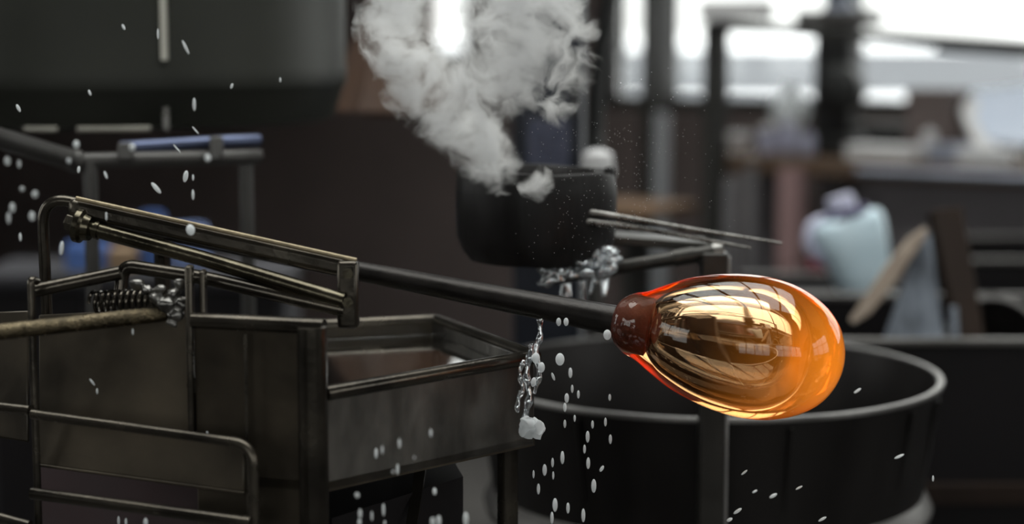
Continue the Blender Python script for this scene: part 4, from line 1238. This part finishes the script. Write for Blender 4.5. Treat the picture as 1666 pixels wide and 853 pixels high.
# ------------------------------------------------------------ steam
def steam():
    blobs = [(650, 10, 70, 2.16), (640, 88, 52, 2.12), (690, 110, 66, 2.16), (748, 128, 70, 2.14), (838, 50, 76, 2.13), (868, 62, 82, 2.12), (935, 106, 48, 2.11), (905, 168, 40, 2.11), (825, 120, 70, 2.13), (770, 160, 66, 2.15),
             (640, -70, 78, 2.16), (850, -30, 100, 2.13), (770, 225, 62, 2.18), (806, 268, 48, 2.22), (873, 300, 30, 2.14), (912, 15, 50, 2.12), (622, 50, 46, 2.13), (668, 150, 50, 2.15), (720, 190, 56, 2.16), (945, 40, 34, 2.12)]
    mb = MB()
    for (x, y, r, d) in blobs:
        rr = px(r * 1.18, d)
        mb.ball(pix(x, y, d), (rr, rr * 0.72, rr), 16, 10)
    m, n, out = new_mat('steam')
    L = n.links.new
    tc = n.nodes.new('ShaderNodeTexCoord')
    geo = n.nodes.new('ShaderNodeNewGeometry')
    # domain warp
    w1 = n.nodes.new('ShaderNodeTexNoise')
    w1.inputs['Scale'].default_value = 15.0
    w1.inputs['Detail'].default_value = 3.0
    L(geo.outputs['Position'], w1.inputs['Vector'])
    sub = n.nodes.new('ShaderNodeVectorMath'); sub.operation = 'SUBTRACT'
    sub.inputs[1].default_value = (0.5, 0.5, 0.5)
    L(w1.outputs['Color'], sub.inputs[0])
    sc_ = n.nodes.new('ShaderNodeVectorMath'); sc_.operation = 'SCALE'
    sc_.inputs['Scale'].default_value = 0.075
    L(sub.outputs[0], sc_.inputs[0])
    wv = n.nodes.new('ShaderNodeVectorMath'); wv.operation = 'ADD'
    L(geo.outputs['Position'], wv.inputs[0]); L(sc_.outputs[0], wv.inputs[1])
    cur = None
    for (x, y, r, d) in blobs:
        c = pix(x, y, d)
        rr = px(r * 1.12, d)
        a = n.nodes.new('ShaderNodeVectorMath'); a.operation = 'SUBTRACT'
        a.inputs[1].default_value = c
        L(wv.outputs[0], a.inputs[0])
        k = n.nodes.new('ShaderNodeVectorMath'); k.operation = 'MULTIPLY'
        k.inputs[1].default_value = (1 / rr, 1 / (rr * 0.72), 1 / rr)
        L(a.outputs[0], k.inputs[0])
        ln = n.nodes.new('ShaderNodeVectorMath'); ln.operation = 'LENGTH'
        L(k.outputs[0], ln.inputs[0])
        if cur is None:
            cur = ln.outputs['Value']
        else:
            mn = n.nodes.new('ShaderNodeMath'); mn.operation = 'SMOOTH_MIN'
            mn.inputs[2].default_value = 0.25
            L(cur, mn.inputs[0]); L(ln.outputs['Value'], mn.inputs[1])
            cur = mn.outputs[0]
    nz = n.nodes.new('ShaderNodeTexNoise')
    nz.inputs['Scale'].default_value = 20.0
    nz.inputs['Detail'].default_value = 7.0
    nz.inputs['Roughness'].default_value = 0.66
    nz.inputs['Distortion'].default_value = 1.6
    L(wv.outputs[0], nz.inputs['Vector'])
    # density = clamp((1 - dist) * a + (noise - .5) * b)
    m1 = n.nodes.new('ShaderNodeMath'); m1.operation = 'MULTIPLY_ADD'
    m1.inputs[1].default_value = -1.3
    m1.inputs[2].default_value = 1.05
    L(cur, m1.inputs[0])
    m2 = n.nodes.new('ShaderNodeMath'); m2.operation = 'MULTIPLY_ADD'
    m2.inputs[1].default_value = 4.4
    m2.inputs[2].default_value = -2.25
    L(nz.outputs['Fac'], m2.inputs[0])
    m3 = n.nodes.new('ShaderNodeMath'); m3.operation = 'ADD'
    L(m1.outputs[0], m3.inputs[0]); L(m2.outputs[0], m3.inputs[1])
    m4 = n.nodes.new('ShaderNodeMath'); m4.operation = 'MULTIPLY'
    m4.inputs[1].default_value = 110.0
    m4.use_clamp = False
    mx = n.nodes.new('ShaderNodeMath'); mx.operation = 'MAXIMUM'
    mx.inputs[1].default_value = 0.0
    L(m3.outputs[0], mx.inputs[0])
    # cut to zero at the hull
    edge = n.nodes.new('ShaderNodeMapRange')
    edge.inputs['From Min'].default_value = 1.0
    edge.inputs['From Max'].default_value = 0.8
    L(cur, edge.inputs['Value'])
    m5 = n.nodes.new('ShaderNodeMath'); m5.operation = 'MULTIPLY'
    L(mx.outputs[0], m5.inputs[0]); L(edge.outputs[0], m5.inputs[1])
    L(m5.outputs[0], m4.inputs[0])
    vs = n.nodes.new('ShaderNodeVolumeScatter')
    vs.inputs['Color'].default_value = (0.99, 0.98, 0.955, 1)
    vs.inputs['Anisotropy'].default_value = 0.0
    L(m4.outputs[0], vs.inputs['Density'])
    L(vs.outputs[0], out.inputs['Volume'])
    o = single('steam_cloud', mb, m, 'pale swirling cloud of steam rising from the charred mould', 'steam', kind='stuff')
    rm = o.modifiers.new('remesh', 'REMESH')
    rm.mode = 'VOXEL'
    rm.voxel_size = 0.008
    return o
steam()
sc.cycles.volume_step_rate = 1.0
sc.cycles.volume_max_steps = 96
